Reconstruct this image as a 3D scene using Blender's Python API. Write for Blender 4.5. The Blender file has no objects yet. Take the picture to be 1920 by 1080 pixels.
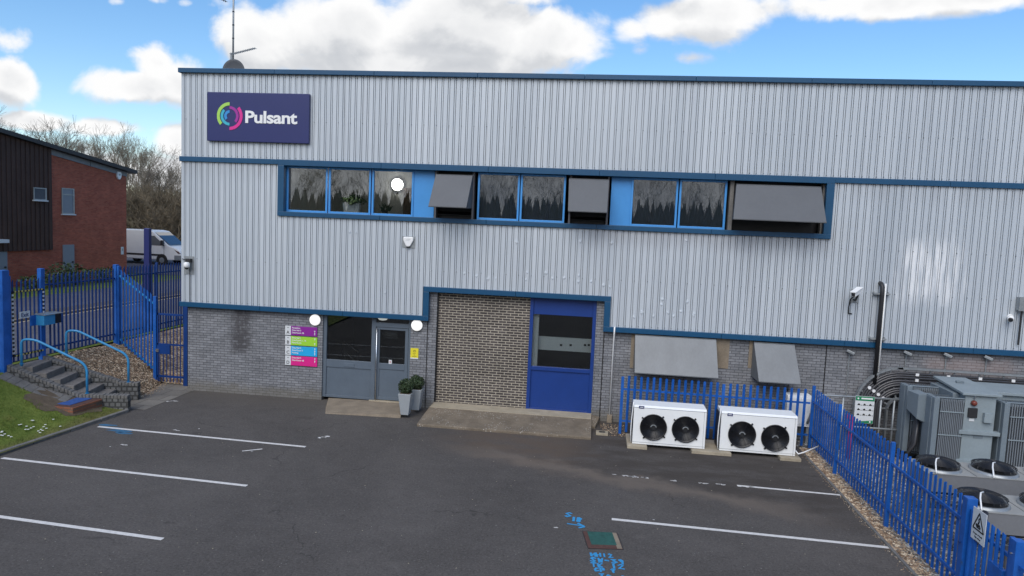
import bpy, math, random
from mathutils import Vector, Matrix
random.seed(7)
rad = math.radians
scene = bpy.context.scene
COL = scene.collection

# ------------------------------------------------------------------ camera
CAM = Vector((0.0, -19.4, 5.4))
RX = Vector((0.99150372, 0.1229566, 0.04245052))
RU = Vector((-0.05279825, 0.08215964, 0.99521964))
RF = Vector((-0.1188811, 0.98900529, -0.08795348))
FOC = 1300.0
cd = bpy.data.cameras.new('camera'); cam = bpy.data.objects.new('camera', cd); COL.objects.link(cam)
cd.sensor_width = 36; cd.lens = 36*FOC/1920; cd.clip_start = 0.1; cd.clip_end = 5000
m = Matrix.Identity(4)
for i in range(3):
    m[i][0] = RX[i]; m[i][1] = RU[i]; m[i][2] = -RF[i]; m[i][3] = CAM[i]
cam.matrix_world = m
scene.camera = cam

# survey of the place: where a sight line meets a real plane of the site
def ray(px, py): return RX*((px-960)/FOC) - RU*((py-540)/FOC) + RF
def FX(px, py, Y=0.0):            # on a plane parallel to the facade -> X, Z
    d = ray(px, py); t = (Y-CAM.y)/d.y; return d.x*t, CAM.z+d.z*t
def GP(px, py, Z=0.0):            # on a level plane -> X, Y
    d = ray(px, py); t = (Z-CAM.z)/d.z; return d.x*t, CAM.y+d.y*t
def SX(px, py, X):                # on a plane of constant X -> Y, Z
    d = ray(px, py); t = X/d.x; return CAM.y+d.y*t, CAM.z+d.z*t
def VPL(px, py, p0, n):           # on an upright plane through p0 with normal n
    d = ray(px, py); n = Vector((n[0], n[1], 0)); p = Vector((p0[0], p0[1], 0))
    t = (p-CAM).dot(n)/d.dot(n); return CAM+d*t

# ------------------------------------------------------------------ materials
MATS = {}
class NT:
    def __init__(s, mat):
        s.t = mat.node_tree; s.n = s.t.nodes; s.l = s.t.links
    def add(s, k, **kw):
        x = s.n.new(k)
        for a, b in kw.items(): setattr(x, a, b)
        return x
    def link(s, a, b): s.l.new(a, b)
    def math(s, op, a, b=None, clamp=False):
        x = s.add('ShaderNodeMath', operation=op, use_clamp=clamp)
        for i, v in enumerate((a, b)):
            if v is None: continue
            if isinstance(v, (int, float)): x.inputs[i].default_value = v
            else: s.link(v, x.inputs[i])
        return x.outputs[0]
    def noise(s, vec, scale, detail=4, rough=.55, dist=0):
        x = s.add('ShaderNodeTexNoise'); x.inputs['Scale'].default_value = scale
        x.inputs['Detail'].default_value = detail; x.inputs['Roughness'].default_value = rough
        x.inputs['Distortion'].default_value = dist
        if vec is not None: s.link(vec, x.inputs['Vector'])
        return x.outputs['Fac']
    def mapr(s, v, a, b, c=0., d=1., smooth=True):
        x = s.add('ShaderNodeMapRange'); x.interpolation_type = 'SMOOTHSTEP' if smooth else 'LINEAR'
        s.link(v, x.inputs[0])
        for i, q in enumerate((a, b, c, d)): x.inputs[i+1].default_value = q
        return x.outputs[0]
    def mix(s, f, a, b, mode='MIX'):
        x = s.add('ShaderNodeMix', data_type='RGBA', blend_type=mode)
        for sock, v in ((x.inputs[0], f), (x.inputs[6], a), (x.inputs[7], b)):
            if isinstance(v, (int, float)): sock.default_value = v
            elif isinstance(v, tuple): sock.default_value = (*v[:3], 1)
            else: s.link(v, sock)
        return x.outputs[2]
    def pos(s): return s.add('ShaderNodeNewGeometry').outputs['Position']
    def scale(s, vec, sc):
        x = s.add('ShaderNodeMapping'); x.inputs['Scale'].default_value = sc; s.link(vec, x.inputs[0]); return x.outputs[0]
    def sep(s, vec):
        x = s.add('ShaderNodeSeparateXYZ'); s.link(vec, x.inputs[0]); return x.outputs
    def comb(s, a, b, c=0.0):
        x = s.add('ShaderNodeCombineXYZ')
        for i, v in enumerate((a, b, c)):
            if isinstance(v, (int, float)): x.inputs[i].default_value = v
            else: s.link(v, x.inputs[i])
        return x.outputs[0]
    def bump(s, h, strength=.3, dist=.01):
        x = s.add('ShaderNodeBump'); x.inputs['Strength'].default_value = strength; x.inputs['Distance'].default_value = dist
        s.link(h, x.inputs['Height']); return x.outputs[0]

def newmat(name):
    mt = bpy.data.materials.new(name); mt.use_nodes = True
    MATS[name] = mt
    N = NT(mt); b = N.n['Principled BSDF']
    return mt, N, b

def paint(name, col, rough=.5, metal=0., var=.12, scale=3., bump=0., bscale=60., spec=.5, stretch=(1, 1, 1), wear=None):
    mt, N, b = newmat(name)
    p = N.scale(N.pos(), stretch)
    n = N.noise(p, scale, 5, .6)
    n2 = N.noise(p, scale*9, 3, .6)
    f = N.math('ADD', N.math('MULTIPLY', n, .65), N.math('MULTIPLY', n2, .35))
    f = N.mapr(f, .3, .7, 0, 1, False)
    c0 = tuple(c*(1-var) for c in col); c1 = tuple(min(1, c*(1+var)) for c in col)
    cc = N.mix(f, c0, c1)
    if wear:
        wn = N.noise(N.scale(N.pos(), (1, 1, .45)), 7.0, 6, .7); cc = N.mix(N.mapr(wn, .60, .70, 0, .85), cc, wear)
        wf = N.noise(N.pos(), 1.1, 3, .6); cc = N.mix(N.mapr(wf, .52, .7, 0, .45), cc, tuple(min(1, q*1.5+.03) for q in col))
    N.link(cc, b.inputs['Base Color'])
    b.inputs['Roughness'].default_value = rough; b.inputs['Metallic'].default_value = metal
    b.inputs['Specular IOR Level'].default_value = spec
    if bump:
        N.link(N.bump(N.noise(N.pos(), bscale, 4, .6), bump, .01), b.inputs['Normal'])
    return mt

def brick(name, c1, c2, mortar, mw=.010, bw=.225, bh=.075, axis='xz', bump=.5, stain=None, extra=None, rough=.85, bias=0.):
    mt, N, b = newmat(name)
    P = N.pos(); s = N.sep(P)
    v = N.comb(s[0], s[2]) if axis == 'xz' else N.comb(s[1], s[2]) if axis == 'yz' else N.comb(s[0], s[1])
    t = N.add('ShaderNodeTexBrick'); N.link(v, t.inputs['Vector'])
    t.inputs['Scale'].default_value = 1; t.inputs['Brick Width'].default_value = bw; t.inputs['Row Height'].default_value = bh
    t.inputs['Mortar Size'].default_value = mw; t.inputs['Mortar Smooth'].default_value = .15; t.inputs['Bias'].default_value = bias
    t.inputs['Color1'].default_value = (*c1, 1); t.inputs['Color2'].default_value = (*c2, 1); t.inputs['Mortar'].default_value = (*mortar, 1)
    n = N.noise(P, 1.3, 5, .6); n2 = N.noise(P, 22, 4, .6)
    f = N.mapr(N.math('ADD', N.math('MULTIPLY', n, .5), N.math('MULTIPLY', n2, .5)), .35, .65, .74, 1.2, False)
    c = N.mix(1., t.outputs['Color'], N.comb(f, f, f), 'MULTIPLY')
    if stain: c = stain(N, s, P, c)
    N.link(c, b.inputs['Base Color']); b.inputs['Roughness'].default_value = rough
    h = N.math('ADD', N.math('MULTIPLY', t.outputs['Fac'], -1), N.math('MULTIPLY', n2, .4))
    N.link(N.bump(h, bump, .008), b.inputs['Normal'])
    return mt

def box_mask(N, s, x0, x1, y0, y1, soft, i=0, j=2, warp=None):
    a, c = s[i], s[j]
    if warp is not None:
        a = N.math('ADD', a, warp); c = N.math('ADD', c, warp)
    m1 = N.mapr(a, x0-soft, x0+soft); m2 = N.mapr(a, x1-soft, x1+soft, 1, 0)
    m3 = N.mapr(c, y0-soft, y0+soft); m4 = N.mapr(c, y1-soft, y1+soft, 1, 0)
    return N.math('MULTIPLY', N.math('MULTIPLY', m1, m2), N.math('MULTIPLY', m3, m4))

def emit(name, col, st):
    mt, N, b = newmat(name)
    b.inputs['Base Color'].default_value = (.8, .8, .8, 1)
    b.inputs['Emission Color'].default_value = (*col, 1); b.inputs['Emission Strength'].default_value = st
    return mt

def glass(name, tint=(.75, .8, .8), refl=.13):
    mt, N, b = newmat(name)
    out = N.n['Material Output']
    tr = N.add('ShaderNodeBsdfTransparent'); tr.inputs[0].default_value = (*tint, 1)
    gl = N.add('ShaderNodeBsdfGlossy'); gl.inputs['Roughness'].default_value = 0.0
    gl.inputs['Color'].default_value = (.95, .97, 1, 1)
    P = N.pos()
    N.link(N.bump(N.noise(P, 1.3, 1, .5), .05, .012), gl.inputs['Normal'])
    lw = N.add('ShaderNodeLayerWeight'); lw.inputs['Blend'].default_value = .35
    f = N.mapr(lw.outputs['Fresnel'], 0, 1, refl, 1, False)
    mx = N.add('ShaderNodeMixShader'); N.link(f, mx.inputs[0]); N.link(tr.outputs[0], mx.inputs[1]); N.link(gl.outputs[0], mx.inputs[2])
    N.link(mx.outputs[0], out.inputs['Surface'])
    return mt

# ------------------------------------------------------------------ mesh builder
class MB:
    def __init__(s): s.v = []; s.f = []
    def q(s, pts):
        i = len(s.v); s.v += [tuple(p) for p in pts]; s.f.append(tuple(range(i, i+len(pts)))); return s
    def box(s, x0, x1, y0, y1, z0, z1):
        if x0 > x1: x0, x1 = x1, x0
        if y0 > y1: y0, y1 = y1, y0
        if z0 > z1: z0, z1 = z1, z0
        i = len(s.v)
        s.v += [(x0,y0,z0),(x1,y0,z0),(x1,y1,z0),(x0,y1,z0),(x0,y0,z1),(x1,y0,z1),(x1,y1,z1),(x0,y1,z1)]
        for a in ((0,3,2,1),(4,5,6,7),(0,1,5,4),(1,2,6,5),(2,3,7,6),(3,0,4,7)): s.f.append(tuple(i+k for k in a))
        return s
    def hexa(s, p):                     # 8 points: bottom ring then top ring
        i = len(s.v); s.v += [tuple(k) for k in p]
        for a in ((0,3,2,1),(4,5,6,7),(0,1,5,4),(1,2,6,5),(2,3,7,6),(3,0,4,7)): s.f.append(tuple(i+k for k in a))
        return s
    def bar(s, a, b, w, h, up=(0, 0, 1)):   # box beam from a to b, w across, h along up
        a = Vector(a); b = Vector(b); d = (b-a).normalized(); u = Vector(up)
        sd = d.cross(u)
        if sd.length < 1e-5: sd = d.cross(Vector((1, 0, 0)))
        sd.normalize(); u = sd.cross(d).normalized(); sd = sd*(w/2); u = u*(h/2)
        return s.hexa([a-sd-u, a+sd-u, b+sd-u, b-sd-u, a-sd+u, a+sd+u, b+sd+u, b-sd+u])
    def prism(s, poly, a, b, axis='y'):      # poly in the two other axes, pushed from a to b
        def P(u, w, k): return (u, k, w) if axis == 'y' else (k, u, w) if axis == 'x' else (u, w, k)
        n = len(poly); i = len(s.v)
        s.v += [P(u, w, a) for u, w in poly] + [P(u, w, b) for u, w in poly]
        s.f.append(tuple(i+k for k in range(n))); s.f.append(tuple(i+n+k for k in reversed(range(n))))
        for k in range(n):
            k2 = (k+1) % n; s.f.append((i+k2, i+k, i+n+k, i+n+k2))
        return s
    def tube(s, pts, r, n=8, cap=True, closed=False):
        pts = [Vector(p) for p in pts]; rs = r if isinstance(r, (list, tuple)) else [r]*len(pts)
        i0 = len(s.v); prev = None
        for k, p in enumerate(pts):
            if closed: d = pts[(k+1) % len(pts)]-pts[k-1]
            else: d = pts[min(k+1, len(pts)-1)]-pts[max(k-1, 0)]
            d.normalize()
            if prev is None:
                a = d.cross(Vector((0, 0, 1)))
                if a.length < 1e-3: a = d.cross(Vector((1, 0, 0)))
            else: a = prev-d*prev.dot(d)
            a.normalize(); prev = a; b = d.cross(a)
            for j in range(n):
                t = 2*math.pi*j/n; s.v.append(tuple(p+(a*math.cos(t)+b*math.sin(t))*rs[k]))
        L = len(pts)
        for k in range(L if closed else L-1):
            for j in range(n):
                a0 = i0+k*n; a1 = i0+((k+1) % L)*n
                s.f.append((a0+j, a0+(j+1) % n, a1+(j+1) % n, a1+j))
        if cap and not closed:
            s.f.append(tuple(i0+j for j in reversed(range(n)))); s.f.append(tuple(i0+(L-1)*n+j for j in range(n)))
        return s
    def lathe(s, prof, c, axis='z', n=24, cap=True):   # prof: (r, h) pairs
        c = Vector(c); i0 = len(s.v)
        for r, h in prof:
            for j in range(n):
                t = 2*math.pi*j/n; u, w = r*math.cos(t), r*math.sin(t)
                o = (u, w, h) if axis == 'z' else (u, h, w) if axis == 'y' else (h, u, w)
                s.v.append(tuple(c+Vector(o)))
        for k in range(len(prof)-1):
            for j in range(n):
                a = i0+k*n; b = a+n; s.f.append((a+j, a+(j+1) % n, b+(j+1) % n, b+j))
        if cap: s.f.append(tuple(i0+j for j in range(n))); s.f.append(tuple(i0+(len(prof)-1)*n+j for j in range(n)))
        return s
    def build(s, name, mat, parent=None, smooth=False, bevel=0., recalc=True):
        me = bpy.data.meshes.new(name); me.from_pydata(s.v, [], s.f)
        if recalc or bevel:
            import bmesh
            bm = bmesh.new(); bm.from_mesh(me)
            bmesh.ops.recalc_face_normals(bm, faces=bm.faces)
            bm.to_mesh(me); bm.free()
        me.materials.append(MATS[mat] if isinstance(mat, str) else mat)
        if smooth:
            for p in me.polygons: p.use_smooth = True
        o = bpy.data.objects.new(name, me); COL.objects.link(o)
        if parent is not None: o.parent = parent; o.matrix_parent_inverse = parent.matrix_world.inverted()
        if bevel:
            md = o.modifiers.new('edge', 'BEVEL'); md.width = bevel; md.segments = 2; md.limit_method = 'ANGLE'; md.angle_limit = rad(40)
        return o

def tag(o, label=None, cat=None, group=None, kind=None):
    if label: o['label'] = label
    if cat: o['category'] = cat
    if group: o['group'] = group
    if kind: o['kind'] = kind
    return o
def thing(name, loc, label, cat, group=None):
    o = bpy.data.objects.new(name, None); COL.objects.link(o); o.location = loc; o.empty_display_size = .2
    o.matrix_world = Matrix.Translation(Vector(loc))
    return tag(o, label, cat, group)
def copy_tree(o, parent=None):
    c = o.copy(); COL.objects.link(c); inv = o.matrix_parent_inverse.copy()
    if parent is not None: c.parent = parent; c.matrix_parent_inverse = inv
    for ch in list(o.children): copy_tree(ch, c)
    return c
def struct(o): o['kind'] = 'structure'; return o

def text_mb(body, x, z, size, y, axis='front', align='LEFT', bold=0., thick=.004, width=None, up=None, right=None, origin=None, space=1.):
    """letters as solid geometry standing on a plane (front: facing -Y)"""
    cu = bpy.data.curves.new('t', 'FONT'); cu.body = body; cu.size = size; cu.offset = bold; cu.extrude = thick/2; cu.align_x = align
    cu.resolution_u = 3; cu.space_character = space
    ob = bpy.data.objects.new('t', cu); COL.objects.link(ob)
    dg = bpy.context.evaluated_depsgraph_get(); dg.update()
    me = bpy.data.meshes.new_from_object(ob.evaluated_get(dg))
    mb = MB()
    vs = [v.co.copy() for v in me.vertices]
    if width and vs:
        w = max(v.x for v in vs)-min(v.x for v in vs); k = width/w if w else 1
        for v in vs: v.x *= k
    if axis == 'front': mb.v = [(x+v.x, y-v.z, z+v.y) for v in vs]
    else:
        o, R, U, Nn = Vector(origin), Vector(right), Vector(up), Vector(right).cross(Vector(up))
        mb.v = [tuple(o+R*v.x+U*v.y+Nn*v.z) for v in vs]
    mb.f = [tuple(p.vertices) for p in me.polygons]
    bpy.data.objects.remove(ob); bpy.data.meshes.remove(me); bpy.data.curves.remove(cu)
    return mb
def join(*mbs):
    r = MB()
    for m_ in mbs:
        k = len(r.v); r.v += m_.v; r.f += [tuple(i+k for i in f) for f in m_.f]
    return r
# ------------------------------------------------------------------ sky and light
SUN_EL, SUN_AZ = 44.0, 192.0          # azimuth measured clockwise from +Y: the sun stands high, behind the drone
SKY_STRENGTH, SUN_STRENGTH = 0.115, 1.45
wd = bpy.data.worlds.new('World'); scene.world = wd; wd.use_nodes = True
W = NT(wd); W.n.clear()
out = W.add('ShaderNodeOutputWorld')
sky = W.add('ShaderNodeTexSky'); sky.sky_type = 'NISHITA'; sky.sun_disc = False
sky.sun_elevation = rad(SUN_EL); sky.sun_rotation = rad(SUN_AZ); sky.air_density = 1.0; sky.dust_density = .6; sky.ozone_density = 2.2
hs = W.add('ShaderNodeHueSaturation'); hs.inputs['Saturation'].default_value = 1.22; hs.inputs['Value'].default_value = .93
W.link(sky.outputs[0], hs.inputs['Color'])
bg = W.add('ShaderNodeBackground'); bg.inputs['Strength'].default_value = SKY_STRENGTH
W.link(hs.outputs[0], bg.inputs['Color'])
geo = W.add('ShaderNodeTexCoord'); D = geo.outputs['Generated']
sx, sy, sz = W.sep(D)
den = W.math('ADD', W.math('ABSOLUTE', sy), .12)
U = W.math('DIVIDE', sx, den); V = W.math('DIVIDE', sz, den)
def cloud_uv(px, py):
    d = ray(px, py).normalized(); k = abs(d.y)+.12
    return d.x/k, d.z/k
uv = W.comb(U, V)
def field(uvec):
    """cumulus banks laid out over the sky as soft lobes, roughened by fractal noise"""
    s = W.sep(uvec)
    tot = None
    for (px, py, rx, ry, w) in CLOUDS:
        cu, cv = cloud_uv(px, py); a, _ = cloud_uv(px+rx, py); _, b_ = cloud_uv(px, py-ry)
        ru = abs(a-cu); rv = abs(b_-cv)
        du = W.math('DIVIDE', W.math('SUBTRACT', s[0], cu), ru); dv = W.math('DIVIDE', W.math('SUBTRACT', s[1], cv), rv)
        r2 = W.math('ADD', W.math('MULTIPLY', du, du), W.math('MULTIPLY', dv, dv))
        g = W.math('MULTIPLY', W.math('EXPONENT', W.math('MULTIPLY', r2, -1.0)), w)
        tot = g if tot is None else W.math('MAXIMUM', tot, g)
    back = W.math('MULTIPLY', W.mapr(sy, -.3, -.05, 1, 0), W.mapr(s[1], .14, .42, .95, 0)); tot = W.math('MAXIMUM', tot, back)
    n = W.noise(W.scale(uvec, (1, 1.25, 1)), 9.0, 9, .56, .25)
    n2 = W.noise(uvec, 2.6, 3, .5)
    return W.math('ADD', W.math('ADD', tot, W.math('MULTIPLY', W.math('SUBTRACT', n, .5), 1.5)), W.math('MULTIPLY', W.math('SUBTRACT', n2, .5), .35))
OVER = [(960+u*900, 430-v*1300*1.0, ru*900, rv*1000, .86) for u, v, ru, rv in ((-.9, 1.3, .9, .35), (.7, 1.15, .8, .3), (2.1, 1.6, .8, .5), (-2.4, 1.7, .9, .5), (.1, 2.1, 1.1, .55), (-.6, 3.6, 1.6, 1.1), (1.9, 3.4, 1.3, .9), (.4, 6., 3., 1.6))]
CLOUDS = [(500, 75, 120, 70, 1.0), (640, 60, 170, 90, 1.05), (850, 50, 200, 90, 1.1), (1030, 80, 130, 80, 1.0), (760, 120, 420, 38, .95), (950, -30, 170, 60, .9),
          (290, 115, 62, 48, .92), (255, 160, 120, 40, .95), (340, 150, 80, 60, .9), (15, 75, 75, 42, .62), (25, 150, 62, 55, .9),
          (1310, 35, 130, 62, .95), (1290, 105, 60, 24, .62), (1280, -40, 140, 40, .8), (1650, 5, 240, 45, 1.0), (1850, -12, 140, 40, .95), (1560, -40, 200, 40, .8),
          (215, 2, 30, 16, .62), (295, 0, 40, 16, .62), (345, 6, 26, 12, .5), (60, 228, 110, 22, .85), (200, 240, 140, 22, .8), (330, 262, 60, 46, .9), (1180, 60, 60, 40, .6), (1200, 95, 40, 30, .5),
          (330, 330, 200, 40, .9), (1500, -260, 420, 130, .9), (700, -330, 360, 150, .95), (-250, -100, 260, 120, .9), (2300, -60, 260, 120, .9), *OVER, (1115, 350, 2600, 62, .8)]
f0 = field(uv)
off = W.add('ShaderNodeVectorMath', operation='ADD'); off.inputs[1].default_value = (.012, .034, 0); W.link(uv, off.inputs[0])
f1 = field(off.outputs[0])
alpha = W.mapr(f0, .37, .68)
lit = W.mapr(W.math('SUBTRACT', f0, f1), -.30, .26)
thick = W.mapr(f0, .75, 1.25, 1, .62)
k = W.math('MULTIPLY', thick, 1)
shade = W.math('ADD', W.math('MULTIPLY', lit, .75), W.math('MULTIPLY', W.mapr(f0, .5, 1.3, .42, -.12), 1.0), clamp=True)
ccol = W.mix(shade, (.54, .57, .62), (1.05, 1.05, 1.05))
bgc = W.add('ShaderNodeBackground'); bgc.inputs['Strength'].default_value = .56; W.link(ccol, bgc.inputs['Color'])
mx = W.add('ShaderNodeMixShader')
up = W.mapr(sz, -.02, .03)
W.link(W.math('MULTIPLY', alpha, up), mx.inputs[0]); W.link(bg.outputs[0], mx.inputs[1]); W.link(bgc.outputs[0], mx.inputs[2])
W.link(mx.outputs[0], out.inputs['Surface'])

sl = bpy.data.lights.new('sun', 'SUN'); so = bpy.data.objects.new('sun', sl); COL.objects.link(so)
sl.energy = SUN_STRENGTH; sl.angle = rad(48); sl.color = (1, .955, .89)
sd = Vector((math.sin(rad(SUN_AZ))*math.cos(rad(SUN_EL)), math.cos(rad(SUN_AZ))*math.cos(rad(SUN_EL)), math.sin(rad(SUN_EL))))
so.rotation_euler = sd.to_track_quat('Z', 'Y').to_euler(); so.location = (0, -20, 40)
vs = scene.view_settings; vs.view_transform = 'Standard'; vs.look = 'None'; vs.exposure = 0.76; vs.gamma = 1; vs.use_curve_mapping = False

# ------------------------------------------------------------------ material list
paint('trim_blue', (.006, .064, .145), .38, var=.1, scale=2)
paint('light_blue', (.055, .27, .62), .4, var=.06)
paint('fence_blue', (.008, .092, .365), .45, var=.24, scale=3.5, spec=.4, wear=(.03, .07, .17))
paint('fence_dark_blue', (.004, .036, .17), .45, var=.18, scale=2.5, spec=.4)
paint('door_blue', (.006, .038, .20), .42, var=.08)
paint('navy', (.017, .024, .12), .4, var=.05)
paint('hood_grey', (.10, .105, .112), .5, var=.08, scale=1.5)
paint('hood_pale', (.150, .160, .168), .45, .2, var=.14, scale=2.5, stretch=(1, 1, .25))
paint('entry_grey', (.098, .125, .157), .45, var=.1)
paint('white_paint', (.78, .79, .78), .45, var=.05, scale=2)
paint('white_plastic', (.8, .8, .79), .35, var=.03)
paint('black_metal', (.012, .012, .014), .4, var=.2)
paint('black_plastic', (.02, .02, .022), .5, var=.2)
paint('cable_black', (.055, .055, .06), .33, var=.2)
paint('galvanised', (.30, .32, .33), .45, .5, var=.2, scale=6)
paint('steel', (.55, .57, .6), .25, .9, var=.1)
paint('transformer_grey', (.16, .195, .22), .5, var=.12, scale=2.5)
paint('transformer_light', (.235, .28, .30), .5, var=.12, scale=2.5)
paint('fin_grey', (.17, .19, .21), .5, var=.12, scale=3)
paint('cooler_top', (.29, .29, .275), .5, var=.14, scale=2)
paint('cooler_side', (.185, .19, .20), .5, .2, var=.12, scale=2)
paint('rail_cyan', (.035, .25, .50), .38, var=.12, scale=5)
paint('planter_grey', (.32, .345, .36), .45, var=.07, scale=4)
paint('concrete', (.225, .182, .132), .9, var=.28, scale=3, bump=.5, bscale=70)
paint('concrete_pale', (.35, .30, .22), .9, var=.25, scale=3, bump=.4, bscale=80)
paint('concrete_dark', (.155, .148, .138), .95, var=.35, scale=4, bump=.7, bscale=50)
paint('step_stone', (.165, .152, .14), .95, var=.35, scale=5, bump=.5, bscale=60)
paint('soil', (.10, .075, .05), 1., var=.35, scale=6, bump=1., bscale=30)
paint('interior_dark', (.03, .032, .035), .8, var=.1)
paint('interior_grey', (.50, .49, .47), .8, var=.06)
paint('interior_white', (.75, .77, .78), .6, var=.05)
paint('wood_brown', (.16, .075, .04), .55, var=.2, scale=4, stretch=(1, 1, .15))
paint('blind_dark', (.095, .103, .115), .9, var=.1)
paint('leaf_dark', (.028, .05, .016), .6, var=.45, scale=14)
paint('leaf_mid', (.05, .085, .022), .6, var=.45, scale=12)
paint('leaf_laurel', (.06, .09, .035), .5, var=.5, scale=6)
paint('bark', (.14, .12, .095), .9, var=.3, scale=2)
paint('bark_pale', (.21, .185, .14), .9, var=.3, scale=2)
paint('scrub', (.15, .12, .078), .95, var=.35, scale=1.2)
paint('roof_grey', (.12, .12, .13), .8, var=.2, scale=1)
paint('dark_roof', (.018, .018, .022), .6, var=.25, scale=1)
paint('fascia', (.20, .21, .22), .6, var=.15)
paint('clad_brown', (.080, .050, .041), .8, var=.2, scale=1, spec=.15)
paint('grey_door', (.20, .225, .26), .5, var=.06)
paint('van_white', (.66, .68, .69), .3, var=.04, spec=.6)
paint('tyre', (.015, .015, .015), .8, var=.2)
paint('red_paint', (.42, .02, .05), .5, var=.12)
paint('yellow_sign', (.72, .62, .03), .5, var=.04)
paint('green_sign', (.01, .20, .085), .5, var=.08)
paint('purple', (.23, .012, .26), .5, var=.03)
paint('lime', (.32, .62, .04), .5, var=.03)
paint('cyan', (.012, .36, .70), .5, var=.03)
paint('magenta', (.66, .012, .22), .5, var=.03)
paint('logo_green', (.36, .62, .10), .5, var=.02)
paint('logo_teal', (.04, .40, .52), .5, var=.02)
paint('logo_blue', (.03, .25, .58), .5, var=.02)
paint('logo_pink', (.66, .025, .26), .5, var=.02)
paint('logo_purple', (.32, .025, .28), .5, var=.02)
paint('ink', (.012, .012, .012), .6, var=0.)
paint('grey_white', (.62, .64, .65), .5, var=.04)
paint('tape_yellow', (.55, .46, .12), .5, var=.1)
paint('line_white', (.62, .60, .57), .8, var=.22, scale=14)
paint('spray_blue', (.03, .26, .52), .8, var=.3, scale=18)
paint('spray_faint', (.03, .12, .22), .9, var=.4, scale=18)
paint('cover_green', (.018, .085, .07), .8, var=.4, scale=9)
paint('rust', (.085, .04, .032), .95, var=.35, scale=14)
paint('plaque_blue', (.03, .085, .28), .6, var=.35, scale=8)
paint('daisy_white', (.8, .8, .76), .7, var=.02)
paint('amber', (.16, .035, .022), .3, var=.1)
emit('lamp_white', (1, .98, .94), .42)
emit('lamp_room', (1, .97, .88), 11.0)
glass('glass_clear', (.82, .84, .84), .11)
glass('glass_dark', (.8, .83, .86), .055)
glass('glass_entry', (.8, .83, .83), .018)
glass('glass_van', (.25, .3, .33), .18)

def stain_grey(N, s, P, c):
    w = N.math('MULTIPLY', N.math('SUBTRACT', N.noise(P, 5, 4, .6), .5), .35)
    x0, z0 = FX(440, 600, .12); x1, z1 = FX(470, 640, .12)
    m1 = box_mask(N, s, x0-.08, x1-.02, z1-.35, 3.2, .14, warp=w)
    m1 = N.math('MULTIPLY', m1, N.mapr(N.noise(P, 7, 4, .6), .25, .55))
    c = N.mix(N.math('MULTIPLY', m1, .78), c, (.045, .042, .045))
    b0 = N.mapr(N.math('ADD', s[2], w), .12, .42, .55, 0)          # moss and splash along the foot of the wall
    c = N.mix(b0, c, (.13, .115, .085))
    xa, za = FX(1735, 700, .12); xb, zb = FX(1900, 690, .12)
    m2 = box_mask(N, s, xa, xb, 2.0, 2.45, .25, warp=w)
    return N.mix(N.math('MULTIPLY', m2, .35), c, (.34, .24, .21))
brick('brick_grey', (.165, .170, .182), (.235, .240, .255), (.052, .052, .056), .0062, stain=stain_grey)
brick('brick_infill', (.046, .039, .036), (.082, .070, .064), (.40, .355, .285), .0105, bump=.7)
brick('brick_red', (.35, .070, .036), (.47, .116, .060), (.21, .14, .10), .006, axis='yz')
brick('brick_red_plinth', (.20, .075, .04), (.27, .11, .06), (.12, .09, .07), .012, axis='xz', bw=.215)
brick('brick_coping', (.10, .10, .098), (.155, .155, .15), (.045, .045, .043), .02, bw=.14, bh=.13, axis='xz', bump=1.)
brick('slabs', (.15, .135, .115), (.19, .175, .15), (.07, .06, .05), .012, bw=.6, bh=.6, axis='xy', bump=.4)

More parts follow.
